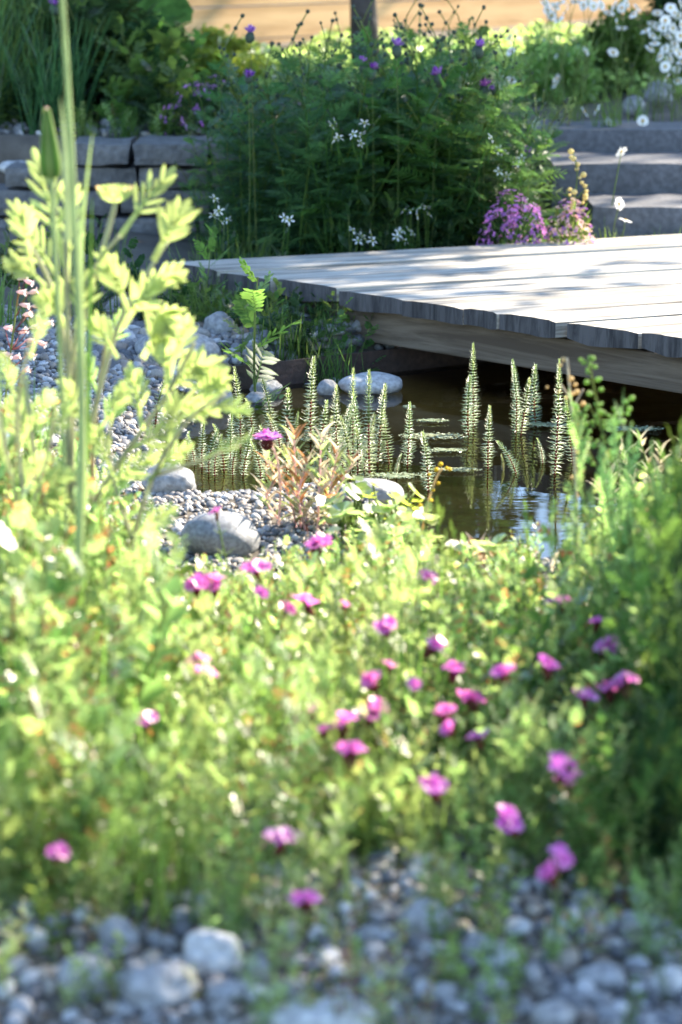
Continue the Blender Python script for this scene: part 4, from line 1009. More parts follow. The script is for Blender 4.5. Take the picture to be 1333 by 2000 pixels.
bladething([(165, 1000), (160, 700), (158, 480), (172, 330), (182, 258)], 3.0, 2.98, .008, 'limepale', 'narrow lime blade right of the tall thick grass stalk')
bladething([(170, 900), (175, 650), (178, 480), (180, 385)], 3.1, 3.1, .006, 'green', 'thin darker blade behind the narrow lime blade')

# silene with blush flowers at the left edge
def silene(heads, base, d, label):
    b = at_y(*base, d); b.z = gz(b.x, b.y) if b.z < .4 else b.z; st = MB(); fls = []; r = random.Random(int(base[0]) + 5)
    ax_ = [b] ; prev = None
    main = spline([b, at_y(base[0] - 10, 800, d), at_y(30, 620, d), at_y(38, 560, d)], 5)
    st.tube([p - b for p in main], [.0018] * len(main), 'stem', 5)
    for (px, py) in heads:
        h = at_y(px, py, d + r.gauss(0, .03)); a = min(main, key=lambda q: (q - (h + V(0, 0, -.03))).length); st.tube([a - b, a.lerp(h, .5) - b + V(0, 0, -.003), h - b], .0009, 'redstem', 4)
        dr = V(1, r.gauss(0, .4), r.uniform(-.5, .5)).normalized(); c = V(0, 0, 0); fl = MB()
        fl.tube([c - dr * .004, c + dr * .004, c + dr * .010, c + dr * .013], [.001, .0042, .0045, .0025], 'blush', 8)
        e1 = rand_side(dr, r); e2 = dr.cross(e1)
        for j in range(5):
            t = 6.283 * j / 5
            for of in (-.28, .28):
                q = (e1 * math.cos(t + of) + e2 * math.sin(t + of)); simple_leaf(fl, c + dr * .012, q + dr * .5, .0085, .0032, 'white' if j % 2 else 'blush', r, 'blunt', 4, .2)
        fls.append((fl.mesh('flower'), h - b))
    o = link('bladder_campion', st.mesh('bladder_campion')); o.location = b; tag(o, label, 'flower')
    for m_, q in fls: link('flower', m_, o, q)
silene([(38, 545), (50, 548), (36, 570), (58, 572), (42, 595), (65, 598), (48, 615), (88, 632), (52, 665), (75, 668), (40, 650), (10, 640), (55, 690), (45, 725), (25, 700), (8, 690), (60, 640)], (20, 1050), 4.3, 'blush pink campion with many small flowers at the left picture edge')
# iris leaves
for k, (pxs, lab) in enumerate([([(62, 900), (58, 860), (52, 820), (45, 795)], 'broad dark iris blade before the pale stone, left one'), ([(70, 900), (72, 860), (68, 820), (62, 790)], 'dark iris blade before the pale stone, right one')]):
    bladething(pxs, 4.55, 4.55, .020, 'green', lab, 'plant', 'iris_blade')

# ------------------------------------------------------------------ reddish, cream edged shoots in front of the pond
def shoots(name, spec, label, cat='plant', seed=1, mats=('cream', 'lime', 'russet'), leafL=.05, lw=.0085, stem='redstem'):
    r = random.Random(seed); b0 = on_ground(*spec[0][0]); st = MB(); fo = MB()
    for (p0, p1, d) in spec:
        b = on_ground(*p0); b.y = min(b.y, d + .25); t = at_y(*p1, b.y + r.gauss(0, .03)); m2 = b.lerp(t, .5) + V(r.gauss(0, .01), r.gauss(0, .01), 0)
        pts = spline([b + V(0, 0, -.01), m2, t], 6); st.tube([p - b0 for p in pts], [.0024 - .0012 * k / len(pts) for k in range(len(pts))], stem, 5)
        a = r.uniform(0, 6.28); n = len(pts)
        for k in range(2, n):
            for rep in range(3):
                a += 1.57 if rep == 0 else 3.14; u = k / n
                mt = mats[0] if r.random() < .55 else mats[1] if r.random() < .72 else mats[2]
                simple_leaf(fo, pts[k] - b0, V(math.cos(a), math.sin(a), .9 + u), leafL * r.uniform(.6, 1.2) * (1.1 - .3 * u), lw * r.uniform(.7, 1.2), mt, r, 'lance', 6, .7, .35)
    o = link(name, st.mesh(name)); o.location = b0; link('foliage', fo.mesh('foliage'), o); tag(o, label, cat); return o
shoots('red_stemmed_plant', [((620, 1040), (628, 855), 4.2), ((628, 1040), (660, 880), 4.2), ((590, 1030), (560, 890), 4.2), ((580, 1030), (520, 900), 4.2), ((600, 1035), (600, 905), 4.2), ((640, 1030), (690, 905), 4.2), ((560, 1020), (535, 940), 4.2), ((650, 1030), (640, 940), 4.2), ((610, 1030), (575, 850), 4.2)],
       'bushy plant with red stems and cream edged narrow leaves on the near pond shore', seed=31, mats=('cream', 'limepale', 'russet'), leafL=.05, lw=.009, stem='blush')
shoots('cream_leaved_plant', [((1250, 1088), (1215, 880), 4.0), ((1260, 1088), (1250, 860), 4.0), ((1240, 1088), (1190, 930), 4.0), ((1280, 1088), (1290, 880), 4.0), ((1300, 1092), (1325, 900), 4.0), ((1230, 1088), (1170, 950), 4.0), ((1275, 1092), (1270, 930), 4.0), ((1250, 1092), (1235, 940), 4.0), ((1310, 1092), (1340, 860), 4.0)],
       'bushy plant with cream coloured leaf tips at the right edge of the pond', seed=32, mats=('cream', 'cream', 'limepale'), leafL=.038, lw=.0085, stem='stem')
shoots('cream_leaved_plant', [((935, 1125), (905, 1075), 3.9), ((935, 1125), (930, 1070), 3.9), ((940, 1125), (950, 1078), 3.9), ((930, 1125), (920, 1090), 3.9)], 'small cream and orange rosette at the near pond edge', seed=33, mats=('cream', 'russet', 'cream'), leafL=.035, lw=.008)
# scabious
sb = on_ground(545, 1010); sb.y -= .05; tp = at_y(522, 858, sb.y)
m_ = MB(); pts = spline([sb + V(0, 0, -.01), at_y(548, 950, sb.y), at_y(540, 890, sb.y), tp], 6); m_.tube([p - sb for p in pts], .0022, 'blush', 6)
sc_ = link('scabious', m_.mesh('scabious')); sc_.location = sb; tag(sc_, 'pink scabious head on a hairy cream stem before the mare’s tail cluster', 'flower')
fl = MB(); r = random.Random(5); c = tp - sb
fl.ball(c + V(0, 0, -.008), .011, 'calyx', 10, 6, (1, 1, 1.1))
link('calyx', fl.mesh('calyx'), sc_); fl = MB()
for k in range(60):
    t = r.uniform(0, 6.28); q = math.sqrt(r.random()); simple_leaf(fl, c + V(.010 * q * math.cos(t), .010 * q * math.sin(t), 0), V(math.cos(t) * q * 1.3, math.sin(t) * q * 1.3, .8), .020, .008, 'pink' if r.random() < .3 else 'lilac', r, 'blunt', 4, .5)
link('petals', fl.mesh('petals'), sc_); fl = MB()
for k in range(9):
    t = 6.28 * k / 9; simple_leaf(fl, c + V(0, 0, -.018), V(math.cos(t), math.sin(t), .9), .024, .005, 'cream', r, 'lance', 5, .2)
link('bracts', fl.mesh('bracts'), sc_); fl = MB()
for k in (3, 6, 9, 12): 
    a = r.uniform(0, 6.28)
    for sg in (0, 3.14): simple_leaf(fl, pts[k] - sb, V(math.cos(a + sg), math.sin(a + sg), .8), .045, .008, 'cream', r, 'lance', 5, .5)
link('leaves', fl.mesh('leaves'), sc_)
# round lime leaves
RH = [.09, .12]
RND = Kind('round_leaved_plant', [round_leaf_plant(150, .09, 16, 'limepale', .036), round_leaf_plant(151, .12, 20, 'yellow', .034)], RH)
for (px, py, h, lab) in [(700, 1060, .11, 'leftmost lime plant with round leaves below the bluish boulder'), (735, 1075, .13, 'lime plant with round leaves in front of the bluish boulder'), (775, 1060, .10, 'lime plant with round leaves right of the bluish boulder'), (690, 1100, .10, 'dark hearted lime plant with round leaves low in the middle'), (760, 1110, .12, 'lime plant with round leaves in the second row below the bluish boulder'), (820, 1110, .10, 'rightmost lime plant with round leaves by the pond'), (960, 1170, .10, 'green round leaved plant below the orange rosette'), (900, 1160, .09, 'small round leaved plant left of the thin white flat stone')]:
    RND.place(px % 2, on_ground(px, py), h, label=lab)
# knobbly green spike plant and brown seed spray at right
def knob_plant(name, stems, d, label, mat, stem, r_=.006, cat='plant', seed=3, dens=7):
    r = random.Random(seed); b = at_y(*stems[0][0], d); b.z = gz(b.x, b.y); st = MB(); kn = MB()
    for i, s_ in enumerate(stems):
        pts = spline([at_y(a, q, d + .01 * i) for a, q in s_], 5)
        if i == 0: pts.insert(0, b + V(0, 0, -.01))
        st.tube([p - b for p in pts], [.0028 * (.6 if i else 1) * (1 - .5 * k / len(pts)) for k in range(len(pts))], stem, 6)
        n = len(pts)
        for k in range(int(n * .35), n):
            for j in range(max(1, dens // 3)):
                q = pts[k] - b + V(r.gauss(0, .0085), r.gauss(0, .0085), r.gauss(0, .006)); kn.ball(q, r_ * r.uniform(.6, 1.15), mat, 7, 5, (1, 1, .9))
    o = link(name, st.mesh(name)); o.location = b; link('seed_heads', kn.mesh('seed_heads'), o); tag(o, label, cat)
knob_plant('knobbly_weed', [[(1200, 1180), (1195, 1000), (1180, 860), (1165, 780), (1150, 705)], [(1190, 960), (1150, 880), (1130, 820)], [(1190, 900), (1200, 830), (1220, 790)], [(1180, 850), (1150, 790)], [(1185, 880), (1130, 850), (1125, 800)]], 3.35, 'blurred green weed with knobbly spikes before the deck beam, right', 'limepale', 'stem', .0042, dens=9)
knob_plant('dry_seed_stalk', [[(1130, 1120), (1125, 950), (1118, 820), (1108, 700)], [(1118, 800), (1140, 760)], [(1116, 780), (1095, 750)]], 3.5, 'dry stalk with round brown seed heads hanging before the beam', 'seed', 'twig', .0042, dens=3, seed=8)
# dry orange flower stalk
knob_plant('dry_flower_stalk', [[(815, 1120), (830, 1010), (850, 940), (864, 915)]], 3.9, 'dry orange flower stalk at the near pond edge, middle', 'gold', 'seed', .004, dens=3, seed=9)
# driftwood root
m_ = MB(); pts = spline([on_ground(1065, 1110) + V(0, -.05, -.01), at_y(1085, 1085, 3.78), at_y(1110, 1077, 3.80), at_y(1132, 1080, 3.82)], 5); m_.tube([p - pts[0] for p in pts], [.006, .006] + [.005] * (len(pts) - 2), 'twig', 7)
o = link('driftwood', m_.mesh('driftwood')); o.location = pts[0]; tag(o, 'arched bleached root at the near pond edge on the right', 'driftwood')

# dark leafy plants at the right edge of the front planting
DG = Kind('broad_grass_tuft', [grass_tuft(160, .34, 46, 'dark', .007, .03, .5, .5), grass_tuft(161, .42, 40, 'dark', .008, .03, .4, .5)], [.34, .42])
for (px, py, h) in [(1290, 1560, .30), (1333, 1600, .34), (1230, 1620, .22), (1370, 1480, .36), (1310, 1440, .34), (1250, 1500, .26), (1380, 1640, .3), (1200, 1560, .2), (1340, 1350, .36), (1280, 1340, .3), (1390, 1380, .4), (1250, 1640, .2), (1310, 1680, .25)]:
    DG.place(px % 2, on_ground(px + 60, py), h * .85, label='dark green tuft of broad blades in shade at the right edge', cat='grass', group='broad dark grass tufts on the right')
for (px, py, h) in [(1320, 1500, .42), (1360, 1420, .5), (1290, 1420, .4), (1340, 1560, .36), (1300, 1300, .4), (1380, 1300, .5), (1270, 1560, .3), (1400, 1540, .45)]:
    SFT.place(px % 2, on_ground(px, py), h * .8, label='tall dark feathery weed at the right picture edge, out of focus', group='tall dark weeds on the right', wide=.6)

# ------------------------------------------------------------------ plants behind: weeds left of the deck
FERN = Kind('fernlike_weed', [weed_lobed(170, .22, 'green', None, 8, .026, .10, .009), weed_lobed(171, .30, 'green', None, 9, .03, .12, .009)], [.22, .30])
for (px, py, top, lab) in [(395, 620, 440, 'tall fernlike weed at the left tip of the deck'), (500, 700, 515, 'fernlike weed on the gravel before the deck edge, tall one'), (540, 640, 545, 'fernlike weed with a drooping frond right of the tall one'), (470, 690, 580, 'small toothed fernlike weed left of the tall one before the deck'), (430, 640, 560, 'fernlike weed under the deck edge near its left tip'), (365, 640, 530, 'fernlike weed left of the deck tip')]:
    p = on_ground(px, py); h = at_y(px, top, p.y).z - p.z; FERN.place(px // 5, p, h, tilt=(0, rnd.gauss(0, .05)), label=lab)
for k in range(46):
    px = rnd.uniform(330, 700); py = rnd.uniform(610, 655) + max(0, (px - 560)) * .12
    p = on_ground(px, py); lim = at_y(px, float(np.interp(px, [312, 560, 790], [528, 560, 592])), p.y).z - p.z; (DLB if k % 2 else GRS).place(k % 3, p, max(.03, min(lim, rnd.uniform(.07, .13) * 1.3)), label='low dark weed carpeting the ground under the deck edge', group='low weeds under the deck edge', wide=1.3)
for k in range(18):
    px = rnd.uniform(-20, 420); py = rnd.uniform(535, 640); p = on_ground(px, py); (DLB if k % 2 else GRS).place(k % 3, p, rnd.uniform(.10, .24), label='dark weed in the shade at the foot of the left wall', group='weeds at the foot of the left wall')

# ------------------------------------------------------------------ thistle thicket behind the deck
def thistle(seed, h, mat='teal'):
    r = random.Random(seed); st = MB(); fo = MB(); n = 10
    tips = []
    for s_ in range(r.choice((2, 3))):
        b = V(r.gauss(0, .03), r.gauss(0, .03), -.02); hh = h * (1 if s_ == 0 else r.uniform(.7, .95)); pts = arc(b, V(r.gauss(0, .12), r.gauss(0, .12), 1), hh, n, 0, r, .05)
        st.tube(pts, [.0036 * (1 - .65 * k / n) for k in range(n)], 'green', 5)
        q = .04; a = r.uniform(0, 6.28)
        while q < hh * .93:
            u = q / hh; f = u * (n - 1); i = min(int(f), n - 2); p = pts[i].lerp(pts[i + 1], f - i); a += 2.4
            pinnate(fo, p, V(math.cos(a), math.sin(a), .35 + .7 * u), .16 * (1.15 - .8 * u) * r.uniform(.8, 1.15), mat, r, 9, .36, .0075, 'lance', .9 - .6 * u)
            q += .022 * r.uniform(.7, 1.3)
        for j in range(5):
            k = n - 1 - j % 3; p = pts[k]; a += 2.1; e = arc(p, V(math.cos(a) * .5, math.sin(a) * .5, 1), .05 + .05 * r.random(), 4, .1); st.tube(e, .0014, 'stem', 4); tips.append(e[-1])
    return st.mesh('t'), [('foliage', fo.mesh('foliage'))] + [('bud', BUD, p, r.uniform(.45, .95)) for p in tips]
MT['bud'] = leafmat('dark_thistle_bud', (.05, .07, .05), (.06, .07, .05), .2)
_b = MB(); _b.ball((0, 0, 0), .0055, 'bud', 8, 6, (1, 1, 1.25)); BUD = _b.mesh('bud')
TH_ = [.55, .70, .85, .62]
THK = Kind('plume_thistle', [thistle(180, .55), thistle(181, .70), thistle(182, .85), thistle(183, .62, 'green')], TH_)
TT = [(420, 300), (450, 190), (500, 90), (560, 40), (620, 60), (700, 30), (760, 70), (820, 20), (880, 10), (930, 60), (960, 150), (1000, 260), (1040, 330)]
for k in range(64):
    px = rnd.uniform(440, 1010); y = rnd.uniform(6.8, 7.6); 
    x = at_y(px, 300, y).x; y = max(y, 6.34 + .42 * (x + .47) + .2); x = at_y(px, 300, y).x; z0 = gz(x, y); tr = float(np.interp(px, [a for a, b in TT], [b for a, b in TT])) + abs(rnd.gauss(0, 55)) + (7.5 - y) * 40 - 25
    h = at_y(px, tr, y).z - z0; h = max(.18, min(h, 1.15))
    THK.place(k, (x, y, z0), h, label='tall plume thistle with feathery leaves in the dark thicket behind the deck', group='plume thistles behind the deck', wide=min(1.3, .62 / h + .3))
for k in range(40):
    px = rnd.uniform(400, 1020); x = at_y(px, 400, 6.7).x; y = 6.34 + .42 * (x + .47) + rnd.uniform(.12, .28)
    (GRS if k % 7 == 0 else DLB).place(k % 3, (x, y, gz(x, y)), rnd.uniform(.12, .24), label='dark undergrowth plant at the foot of the thistle thicket', group='undergrowth below the thistles')
def flower_on_stalk(name, px, py, y, mk, label, cat='flower', group=None, sc=1., zmin=None, stem='stem', tilt=None, part='petals', bend=.03, drop=None):
    hd = at_y(px, py, y); b = V(hd.x + rnd.gauss(0, bend), hd.y + rnd.gauss(0, bend), 0); b.z = gz(b.x, b.y) - .01
    if drop: b.z = max(b.z, hd.z - drop)
    pts = spline([b, b.lerp(hd, .55) + V(rnd.gauss(0, bend * .4), rnd.gauss(0, bend * .4), 0), hd], 5); m_ = MB(); m_.tube([p - b for p in pts], [.0018 - .0007 * k / len(pts) for k in range(len(pts))], stem, 4)
    o = link(name, m_.mesh(name)); o.location = b; tag(o, label, cat, group)
    for pn_, me_ in mk:
        c = link(pn_, me_, o); c.location = hd - b; c.scale = (sc, sc, sc); c.rotation_euler = tilt if tilt else (rnd.gauss(.2, .3), rnd.gauss(0, .3), rnd.uniform(0, 6.28))
    return o
def tuft_head(seed, mat, mat2=None, R_=.016, n=46, up=.9):
    r = random.Random(seed); m_ = MB(); b = MB(); b.ball((0, 0, -.007), .009, 'bud', 8, 5, (1, 1, 1.2))
    for k in range(n):
        t = r.uniform(0, 6.28); q = r.random(); simple_leaf(m_, (0, 0, 0), V(math.cos(t) * q * 1.2, math.sin(t) * q * 1.2, up), R_ * r.uniform(.8, 1.2), .0035, mat2 if mat2 and r.random() < .4 else mat, r, 'blunt', 4, .1)
    return [('calyx', b.mesh('calyx')), ('petals', m_.mesh('petals'))]
TF = tuft_head(210, 'purple', 'lilac')
for i, (px, py, s_, lab) in enumerate([(775, 92, 1.2, 'purple thistle head high in front of the fence right of the trunk'), (710, 125, 1., 'purple thistle head below the dark trunk, left of a second one'), (727, 138, 1.1, 'purple thistle head below the dark trunk, right of a second one'), (860, 148, 1.3, 'large deep purple thistle head above the middle of the thicket'), (931, 93, 1.3, 'pale purple thistle head before the sunlit strip by the fence'), (948, 170, 1.1, 'purple thistle head on the right shoulder of the thicket'), (490, 66, 1.1, 'purple thistle head before the fence at the left of the thicket'), (1033, 300, 1.0, 'purple thistle head before the top stone step'), (105, 12, 1.2, 'violet flower at the top left picture edge'), (965, 175, .7, 'small purple thistle head beside another on the right shoulder'), (486, 148, .9, 'lilac thistle head above the lilac asters')]):
    flower_on_stalk('thistle_flower', px, py, 6.85 if px > 300 else 8.0, TF, lab, sc=s_ * 1.45, bend=.015)
# small white flowers
def daisy(seed, R_=.018, n=15, disc='gold', mat='white'):
    r = random.Random(seed); p = MB(); d = MB()
    for k in range(n):
        t = 6.283 * k / n + r.gauss(0, .05); simple_leaf(p, V(math.cos(t), math.sin(t), 0) * R_ * .2, V(math.cos(t), math.sin(t), r.gauss(.08, .1)), R_ * .85, R_ * .34, mat, r, 'blunt', 4, .2, .1)
    d.ball((0, 0, .0005), R_ * .27, disc, 9, 5, (1, 1, .55)); return [('petals', p.mesh('petals')), ('disc', d.mesh('disc'))]
WF = [daisy(220, .011, 5, 'yellow'), daisy(221, .010, 5, 'yellow')]
for (px, py) in [(655, 238), (648, 245), (662, 268), (690, 262), (706, 262), (712, 240), (705, 280), (655, 272), (420, 388), (428, 412), (432, 432), (418, 420), (445, 430), (556, 426), (566, 430), (790, 410), (803, 412), (820, 405), (832, 405), (838, 418), (815, 420), (785, 450), (798, 448), (806, 456), (775, 462), (790, 470), (780, 455), (690, 450), (708, 460), (725, 458), (714, 468), (728, 470), (700, 470), (974, 292), (985, 300), (1005, 312), (1020, 310), (975, 335), (990, 345), (1010, 320), (1025, 395), (960, 270)]:
    flower_on_stalk('white_campion', px, py, (6.34 + .42 * (max(px - 500, -200) / FPX * 6.7 - .17 + .47) + .05) if py > 285 else 6.62, WF[px % 2], 'small white campion flower sprinkled over the thistle thicket', group='white campion flowers in the thicket', bend=.012, drop=.3 if py > 285 else .07, stem='green', sc=1.5, tilt=(R(55) + rnd.gauss(0, .3), rnd.gauss(0, .4), rnd.uniform(0, 6)))

# ------------------------------------------------------------------ terrace: left grasses, leafy plants, asters, cushions
TG = Kind('tall_grass_tuft', [grass_tuft(190, .6, 60, 'dark', .012, .05, .45, .7), grass_tuft(191, .75, 60, 'grass', .010, .05, .4, .6), grass_tuft(192, .5, 50, 'teal', .013, .05, .5, .8)], [.6, .75, .5])
for k in range(30):
    px = rnd.uniform(-60, 150); y = rnd.uniform(7.75, 9.0); x = at_y(px, 200, y).x; TG.place(k, (x, y, gz(x, y)), rnd.uniform(.3, .55), label='tall dark grass tuft crowding the terrace at upper left', cat='grass', group='tall grass on the left terrace', wide=.9)
BW = Kind('leafy_terrace_weed', [weed_lobed(195, .34, 'green', None, 6, .028, .14, .014), weed_oval(196, .30, 'dark', .09, .03), weed_lobed(197, .4, 'dark', None, 8, .028, .16, .014), weed_oval(198, .26, 'green', .07, .02)], [.34, .30, .4, .26])
for k in range(100):
    px = rnd.uniform(-40, 460); y = rnd.uniform(7.75, 9.3); x = at_y(px, 200, y).x; z0 = gz(x, y)
    tr = float(np.interp(px, [110, 200, 300, 340, 380, 470], [-40, -60, 20, 60, 130, 150])); hm = at_y(px, tr, y).z - z0
    h = min(hm, rnd.uniform(.14, .5) * (1 if y > 8.1 else .5))
    if h < .06: continue
    BW.place(k, (x, y, z0), h, label='dark leafy weed growing on the terrace behind the left wall', group='leafy weeds on the left terrace', wide=1.2)
for k in range(26):
    px = rnd.uniform(130, 440); y = rnd.uniform(7.66, 7.9); x = at_y(px, 240, y).x; (GRS if k % 2 else OVA).place(k % 3, (x, y, gz(x, y)), rnd.uniform(.06, .14), label='short green weed growing along the top of the left wall', group='short weeds along the wall top')
def big_leaf(px0, px1, y, w, mat, label, seed=1):
    """large butterbur leaf on its own stalk"""
    r = random.Random(seed); a = at_y(*px0, y); b = at_y(*px1, y - .08); g = V((a.x + b.x) / 2, y, gz(a.x, y)); st = MB(); st.tube([V(0, 0, -.02), (a - g) * .6 + V(0, .03, 0), a - g], [.008, .006, .005], 'stem', 7)
    lf = MB(); d = (b - a); L = d.length; d.normalize(); sd = d.cross(V(.15, -.55, .85)).normalized(); nrm = sd.cross(d); rows = []
    for k in range(9):
        u = k / 8; ww = w * math.sin(3.14159 * (.06 + .88 * u)) ** .7; c = a + d * L * u - g + V(0, 0, -.05 * u * u)
        rows.append([c + sd * ww * s_ / 4 + nrm * (abs(s_) / 4 * ww * .22 + .006 * math.sin(k * 2 + s_)) for s_ in range(-4, 5)])
    lf.strip(rows, mat); o = link('butterbur', st.mesh('butterbur')); o.location = g; link('leaf', lf.mesh('leaf'), o); tag(o, label, 'plant')
big_leaf((255, 30), (375, 8), 8.6, .12, 'green', 'big lit green leaf before the fence at top left', 1)
big_leaf((240, -10), (330, 60), 8.7, .10, 'dark', 'big dark leaf below the lit one at top left', 2)
big_leaf((255, 190), (300, 152), 8.0, .022, 'teal', 'narrow pale leaf sticking out before the dark weeds at upper left', 3)
big_leaf((918, 78), (955, 36), 8.2, .045, 'green', 'single dark green leaf standing before the fence on the right', 4)
def cushion(px0, px1, py0, py1, y, leafmat_, petal, label, seed, n=700, nf=170, fs=.010, name='aster_cushion'):
    r = random.Random(seed); a = at_y(px0, py1, y); b = at_y(px1, py0, y); c = V((a.x + b.x) / 2, y, a.z); rx = (b.x - a.x) / 2; h = b.z - a.z; c.z = min(c.z, gz(c.x, c.y) + .02); h = b.z - c.z
    fo = MB(); fl = MB()
    for k in range(n):
        t = r.uniform(0, 6.28); ph = math.acos(r.random()); q = r.random() ** .35; d = V(math.sin(ph) * math.cos(t), math.sin(ph) * math.sin(t), math.cos(ph)); lump = 1 + .25 * mnoise.noise(d * 2.2 + V(seed, 0, 0))
        p = V(d.x * rx, d.y * rx * .7, d.z * h) * q * lump; simple_leaf(fo, p, d + V(0, 0, .4), .03, .008, leafmat_, r, 'lance', 4, .3)
    for k in range(nf):
        t = r.uniform(0, 6.28); ph = math.acos(r.random() ** .8); d = V(math.sin(ph) * math.cos(t), math.sin(ph) * math.sin(t), math.cos(ph)); lump = 1 + .25 * mnoise.noise(d * 2.2 + V(seed, 0, 0)); p = V(d.x * rx, d.y * rx * .7, d.z * h) * lump * r.uniform(.96, 1.08)
        pm = petal if r.random() < .75 else 'lilac'
        for j in range(6):
            e = rand_side(d, r); simple_leaf(fl, p, e + d * .4, fs, fs * .55, pm, r, 'blunt', 3, .1)
    o = link(name, fo.mesh(name)); o.location = c; f_ = link('flowers', fl.mesh('flowers'), o); f_['kind'] = 'stuff'; tag(o, label, 'flower'); return o
cushion(325, 480, 160, 262, 7.74, 'dark', 'lilac', 'lilac aster cushion on the terrace behind the left wall', 1, 700, 90, .011)
cushion(930, 1075, 395, 475, 6.72, 'dark', 'thyme', 'magenta thyme cushion at the back edge of the deck, left one', 2, 500, 420, .010, 'thyme_cushion')
cushion(1060, 1165, 405, 470, 6.70, 'green', 'blush', 'paler sunlit thyme cushion at the back edge of the deck, right one', 3, 350, 260, .010, 'thyme_cushion')
# yellow seed spike before the steps
knob_plant('yellow_seed_plant', [[(1120, 455), (1122, 400), (1128, 340), (1120, 298)], [(1126, 390), (1150, 360)], [(1124, 420), (1106, 370)], [(1124, 410), (1145, 385)]], 6.75, 'plant with round pale yellow seed pods before the stone steps', 'seed', 'stem', .008, seed=12, dens=3)
# sunlit ground cover by the fence
r = np.random.default_rng(5); n = 26000
gx = r.uniform(-1.4, 2.2, n); gy = r.uniform(8.7, 11.0, n); ok = (gy < 10.3 + (gx + .9) * .84 - .15) & (gy < 11.2); gx = gx[ok]; gy = gy[ok]; n = len(gx)
g_z = height(gx, gy) + r.uniform(0, .055, n) * (1 + .8 * np.sin(gx * 7 + gy * 3)); p = np.stack([gx, gy, g_z], 1)
a = r.normal(0, 1, (n, 3)); a[:, 2] = np.abs(a[:, 2]) * .6; a /= np.linalg.norm(a, axis=1)[:, None]; b = np.cross(a, r.normal(0, 1, (n, 3))); b /= np.linalg.norm(b, axis=1)[:, None]; l = .02 * r.uniform(.6, 1.4, n)[:, None]
q = np.stack([p - a * l, p - b * l * .5, p + a * l, p + b * l * .5], 1).reshape(-1, 3)
me = bpy.data.meshes.new('ground_cover'); me.from_pydata(q.tolist(), [], np.arange(4 * n).reshape(n, 4).tolist()); me.materials.append(MT['lime'])
tag(link('ground_cover', me), 'sunlit yellow green ground cover at the foot of the fence', 'ground cover', kind='stuff')
# rounded shrub on the right
def shrub(px0, px1, py0, py1, y, mat, n, leaf, label, seed, dp=.8, clumps=26):
    a = at_y(px0, py1, y); b = at_y(px1, py0, y); c = V((a.x + b.x) / 2, y, (a.z + b.z) / 2); w = b.x - a.x; h = b.z - a.z; g = gz(c.x, c.y); t = empty('shrub', (c.x, c.y, g)); tag(t, label, 'shrub')
    m_ = MB(); rr = random.Random(seed)
    for k in range(9): 
        e = V(rr.gauss(0, w * .2), rr.gauss(0, w * .15), c.z - g + h * .2); m_.tube(arc(V(0, 0, -.03), e, e.length, 5, .1, rr, .1), [.008, .006, .005, .004, .002], 'bark', 5)
    link('stems', m_.mesh('stems'), t); o = link('foliage', crown_mesh('foliage', n, (w * 1.05, w * dp, h * 1.05), leaf, mat, seed, .2, clumps), t); o.location = (0, 0, c.z - g)
shrub(1010, 1170, 70, 235, 8.75, 'lime', 5200, .016, 'rounded yellow green shrub on the terrace above the steps', 61)
shrub(1130, 1290, 40, 205, 9.0, 'green', 5200, .018, 'darker green shrub behind the round brown stone', 62)
shrub(1250, 1420, -60, 160, 9.1, 'dark', 5200, .02, 'dark shrub behind the white daisies at the top right corner', 63)
shrub(-80, 100, -80, 90, 9.4, 'green', 4200, .03, 'bushy shrub behind the tall grass at the top left corner', 64)
shrub(340, 520, 70, 180, 9.3, 'yellow', 3500, .018, 'sunlit low shrub before the fence left of the thistles', 65)
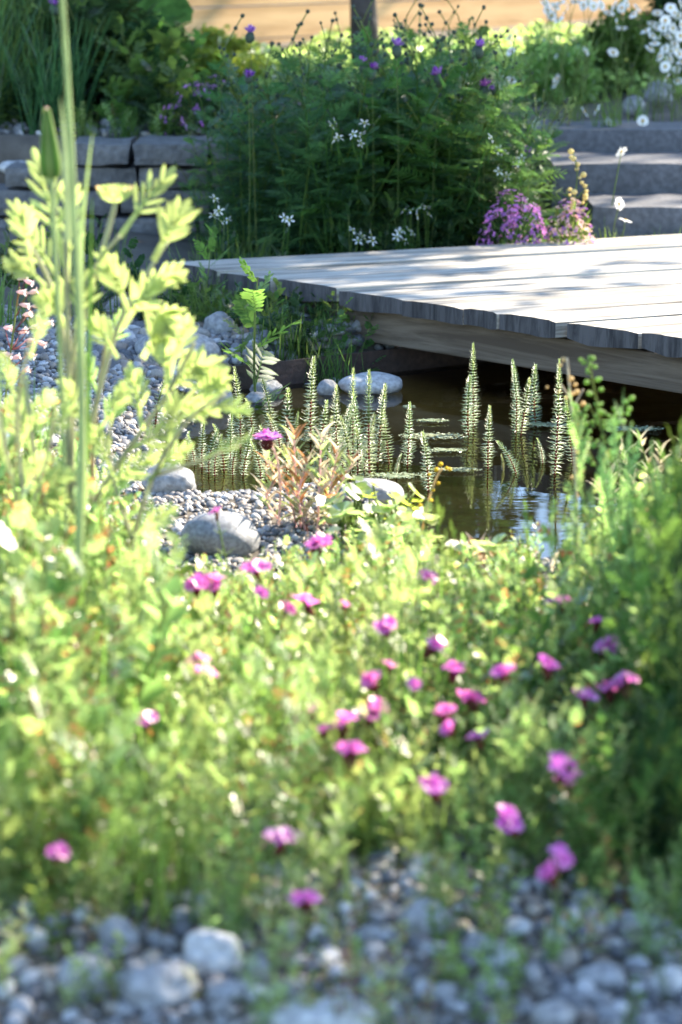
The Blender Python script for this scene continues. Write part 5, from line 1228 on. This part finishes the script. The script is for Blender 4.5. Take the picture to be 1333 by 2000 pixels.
# ox-eye daisies
DS = [daisy(230), daisy(231, .018, 17), daisy(232, .016, 14)]
dl = [(1262, 60), (1275, 45), (1290, 70), (1300, 40), (1315, 55), (1325, 30), (1280, 85), (1300, 95), (1318, 85), (1330, 70), (1290, 110), (1310, 115), (1328, 105), (1300, 130), (1322, 135), (1285, 25), (1310, 15), (1330, 8), (1270, 95), (1283, 55), (1305, 70), (1322, 98), (1296, 55), (1312, 100), (1332, 122), (1275, 70), (1303, 152), (1325, 158), (1332, 48), (1318, 25),
      (1190, 25), (1200, 10), (1205, 45), (1215, 55), (1225, 5), (1245, 15), (1175, 10), (1095, 5), (1105, 22), (1115, 8), (1085, 12), (1070, 20), (1125, 3), (1140, 10), (1065, 5), (1092, 38), (1150, 3), (1160, 12), (1078, 30), (1215, 15), (1238, 28), (1198, 102), (1088, 153), (1145, 100), (998, 100), (1000, 155), (995, 72), (1085, 165)]
for i, (px, py) in enumerate(dl):
    flower_on_stalk('ox_eye_daisy', px, py, 8.2 + rnd.uniform(-.15, .25), DS[i % 3], 'white ox-eye daisy in the dense bunch at the right picture edge' if px > 1255 else 'white ox-eye daisy scattered high over the shrubs and fence at upper right', group='ox-eye daisies in the dense bunch' if px > 1255 else 'ox-eye daisies scattered over the shrubs', sc=1.15, bend=.07, tilt=(R(50) + rnd.gauss(0, .45), rnd.gauss(0, .5), rnd.uniform(0, 6)))
for (px, py, y, lab) in [(1142, 218, 7.9, 'white daisy on the terrace edge above the steps, left of a close pair'), (1166, 215, 7.9, 'white daisy on the terrace edge above the steps, right of a close pair'), (1190, 240, 7.85, 'white daisy hanging over the edge of the top step'), (1256, 236, 7.85, 'white daisy at the right of the top step edge'), (1214, 296, 7.0, 'white daisy on a tall stalk standing before the second step'), (1210, 398, 6.95, 'white daisy low before the lowest step'), (1222, 430, 6.85, 'white daisy hanging beside the lowest step')]:
    flower_on_stalk('ox_eye_daisy', px, py, y, DS[1], lab, sc=1.1, bend=.03, tilt=(R(60) + rnd.gauss(0, .3), rnd.gauss(0, .3), rnd.uniform(0, 6)))
# low weeds on and before the steps
for k in range(16):
    px = rnd.uniform(1060, 1340); y = rnd.choice((6.85, 6.9, 7.85, 8.0)); x = at_y(px, 400, y).x
    (OVA if k % 2 else GRS).place(k % 3, (x, y, gz(x, y) if y < 7.5 else max(gz(x, y), .43)), rnd.uniform(.06, .13), label='small weed growing by the stone steps', group='weeds by the stone steps')
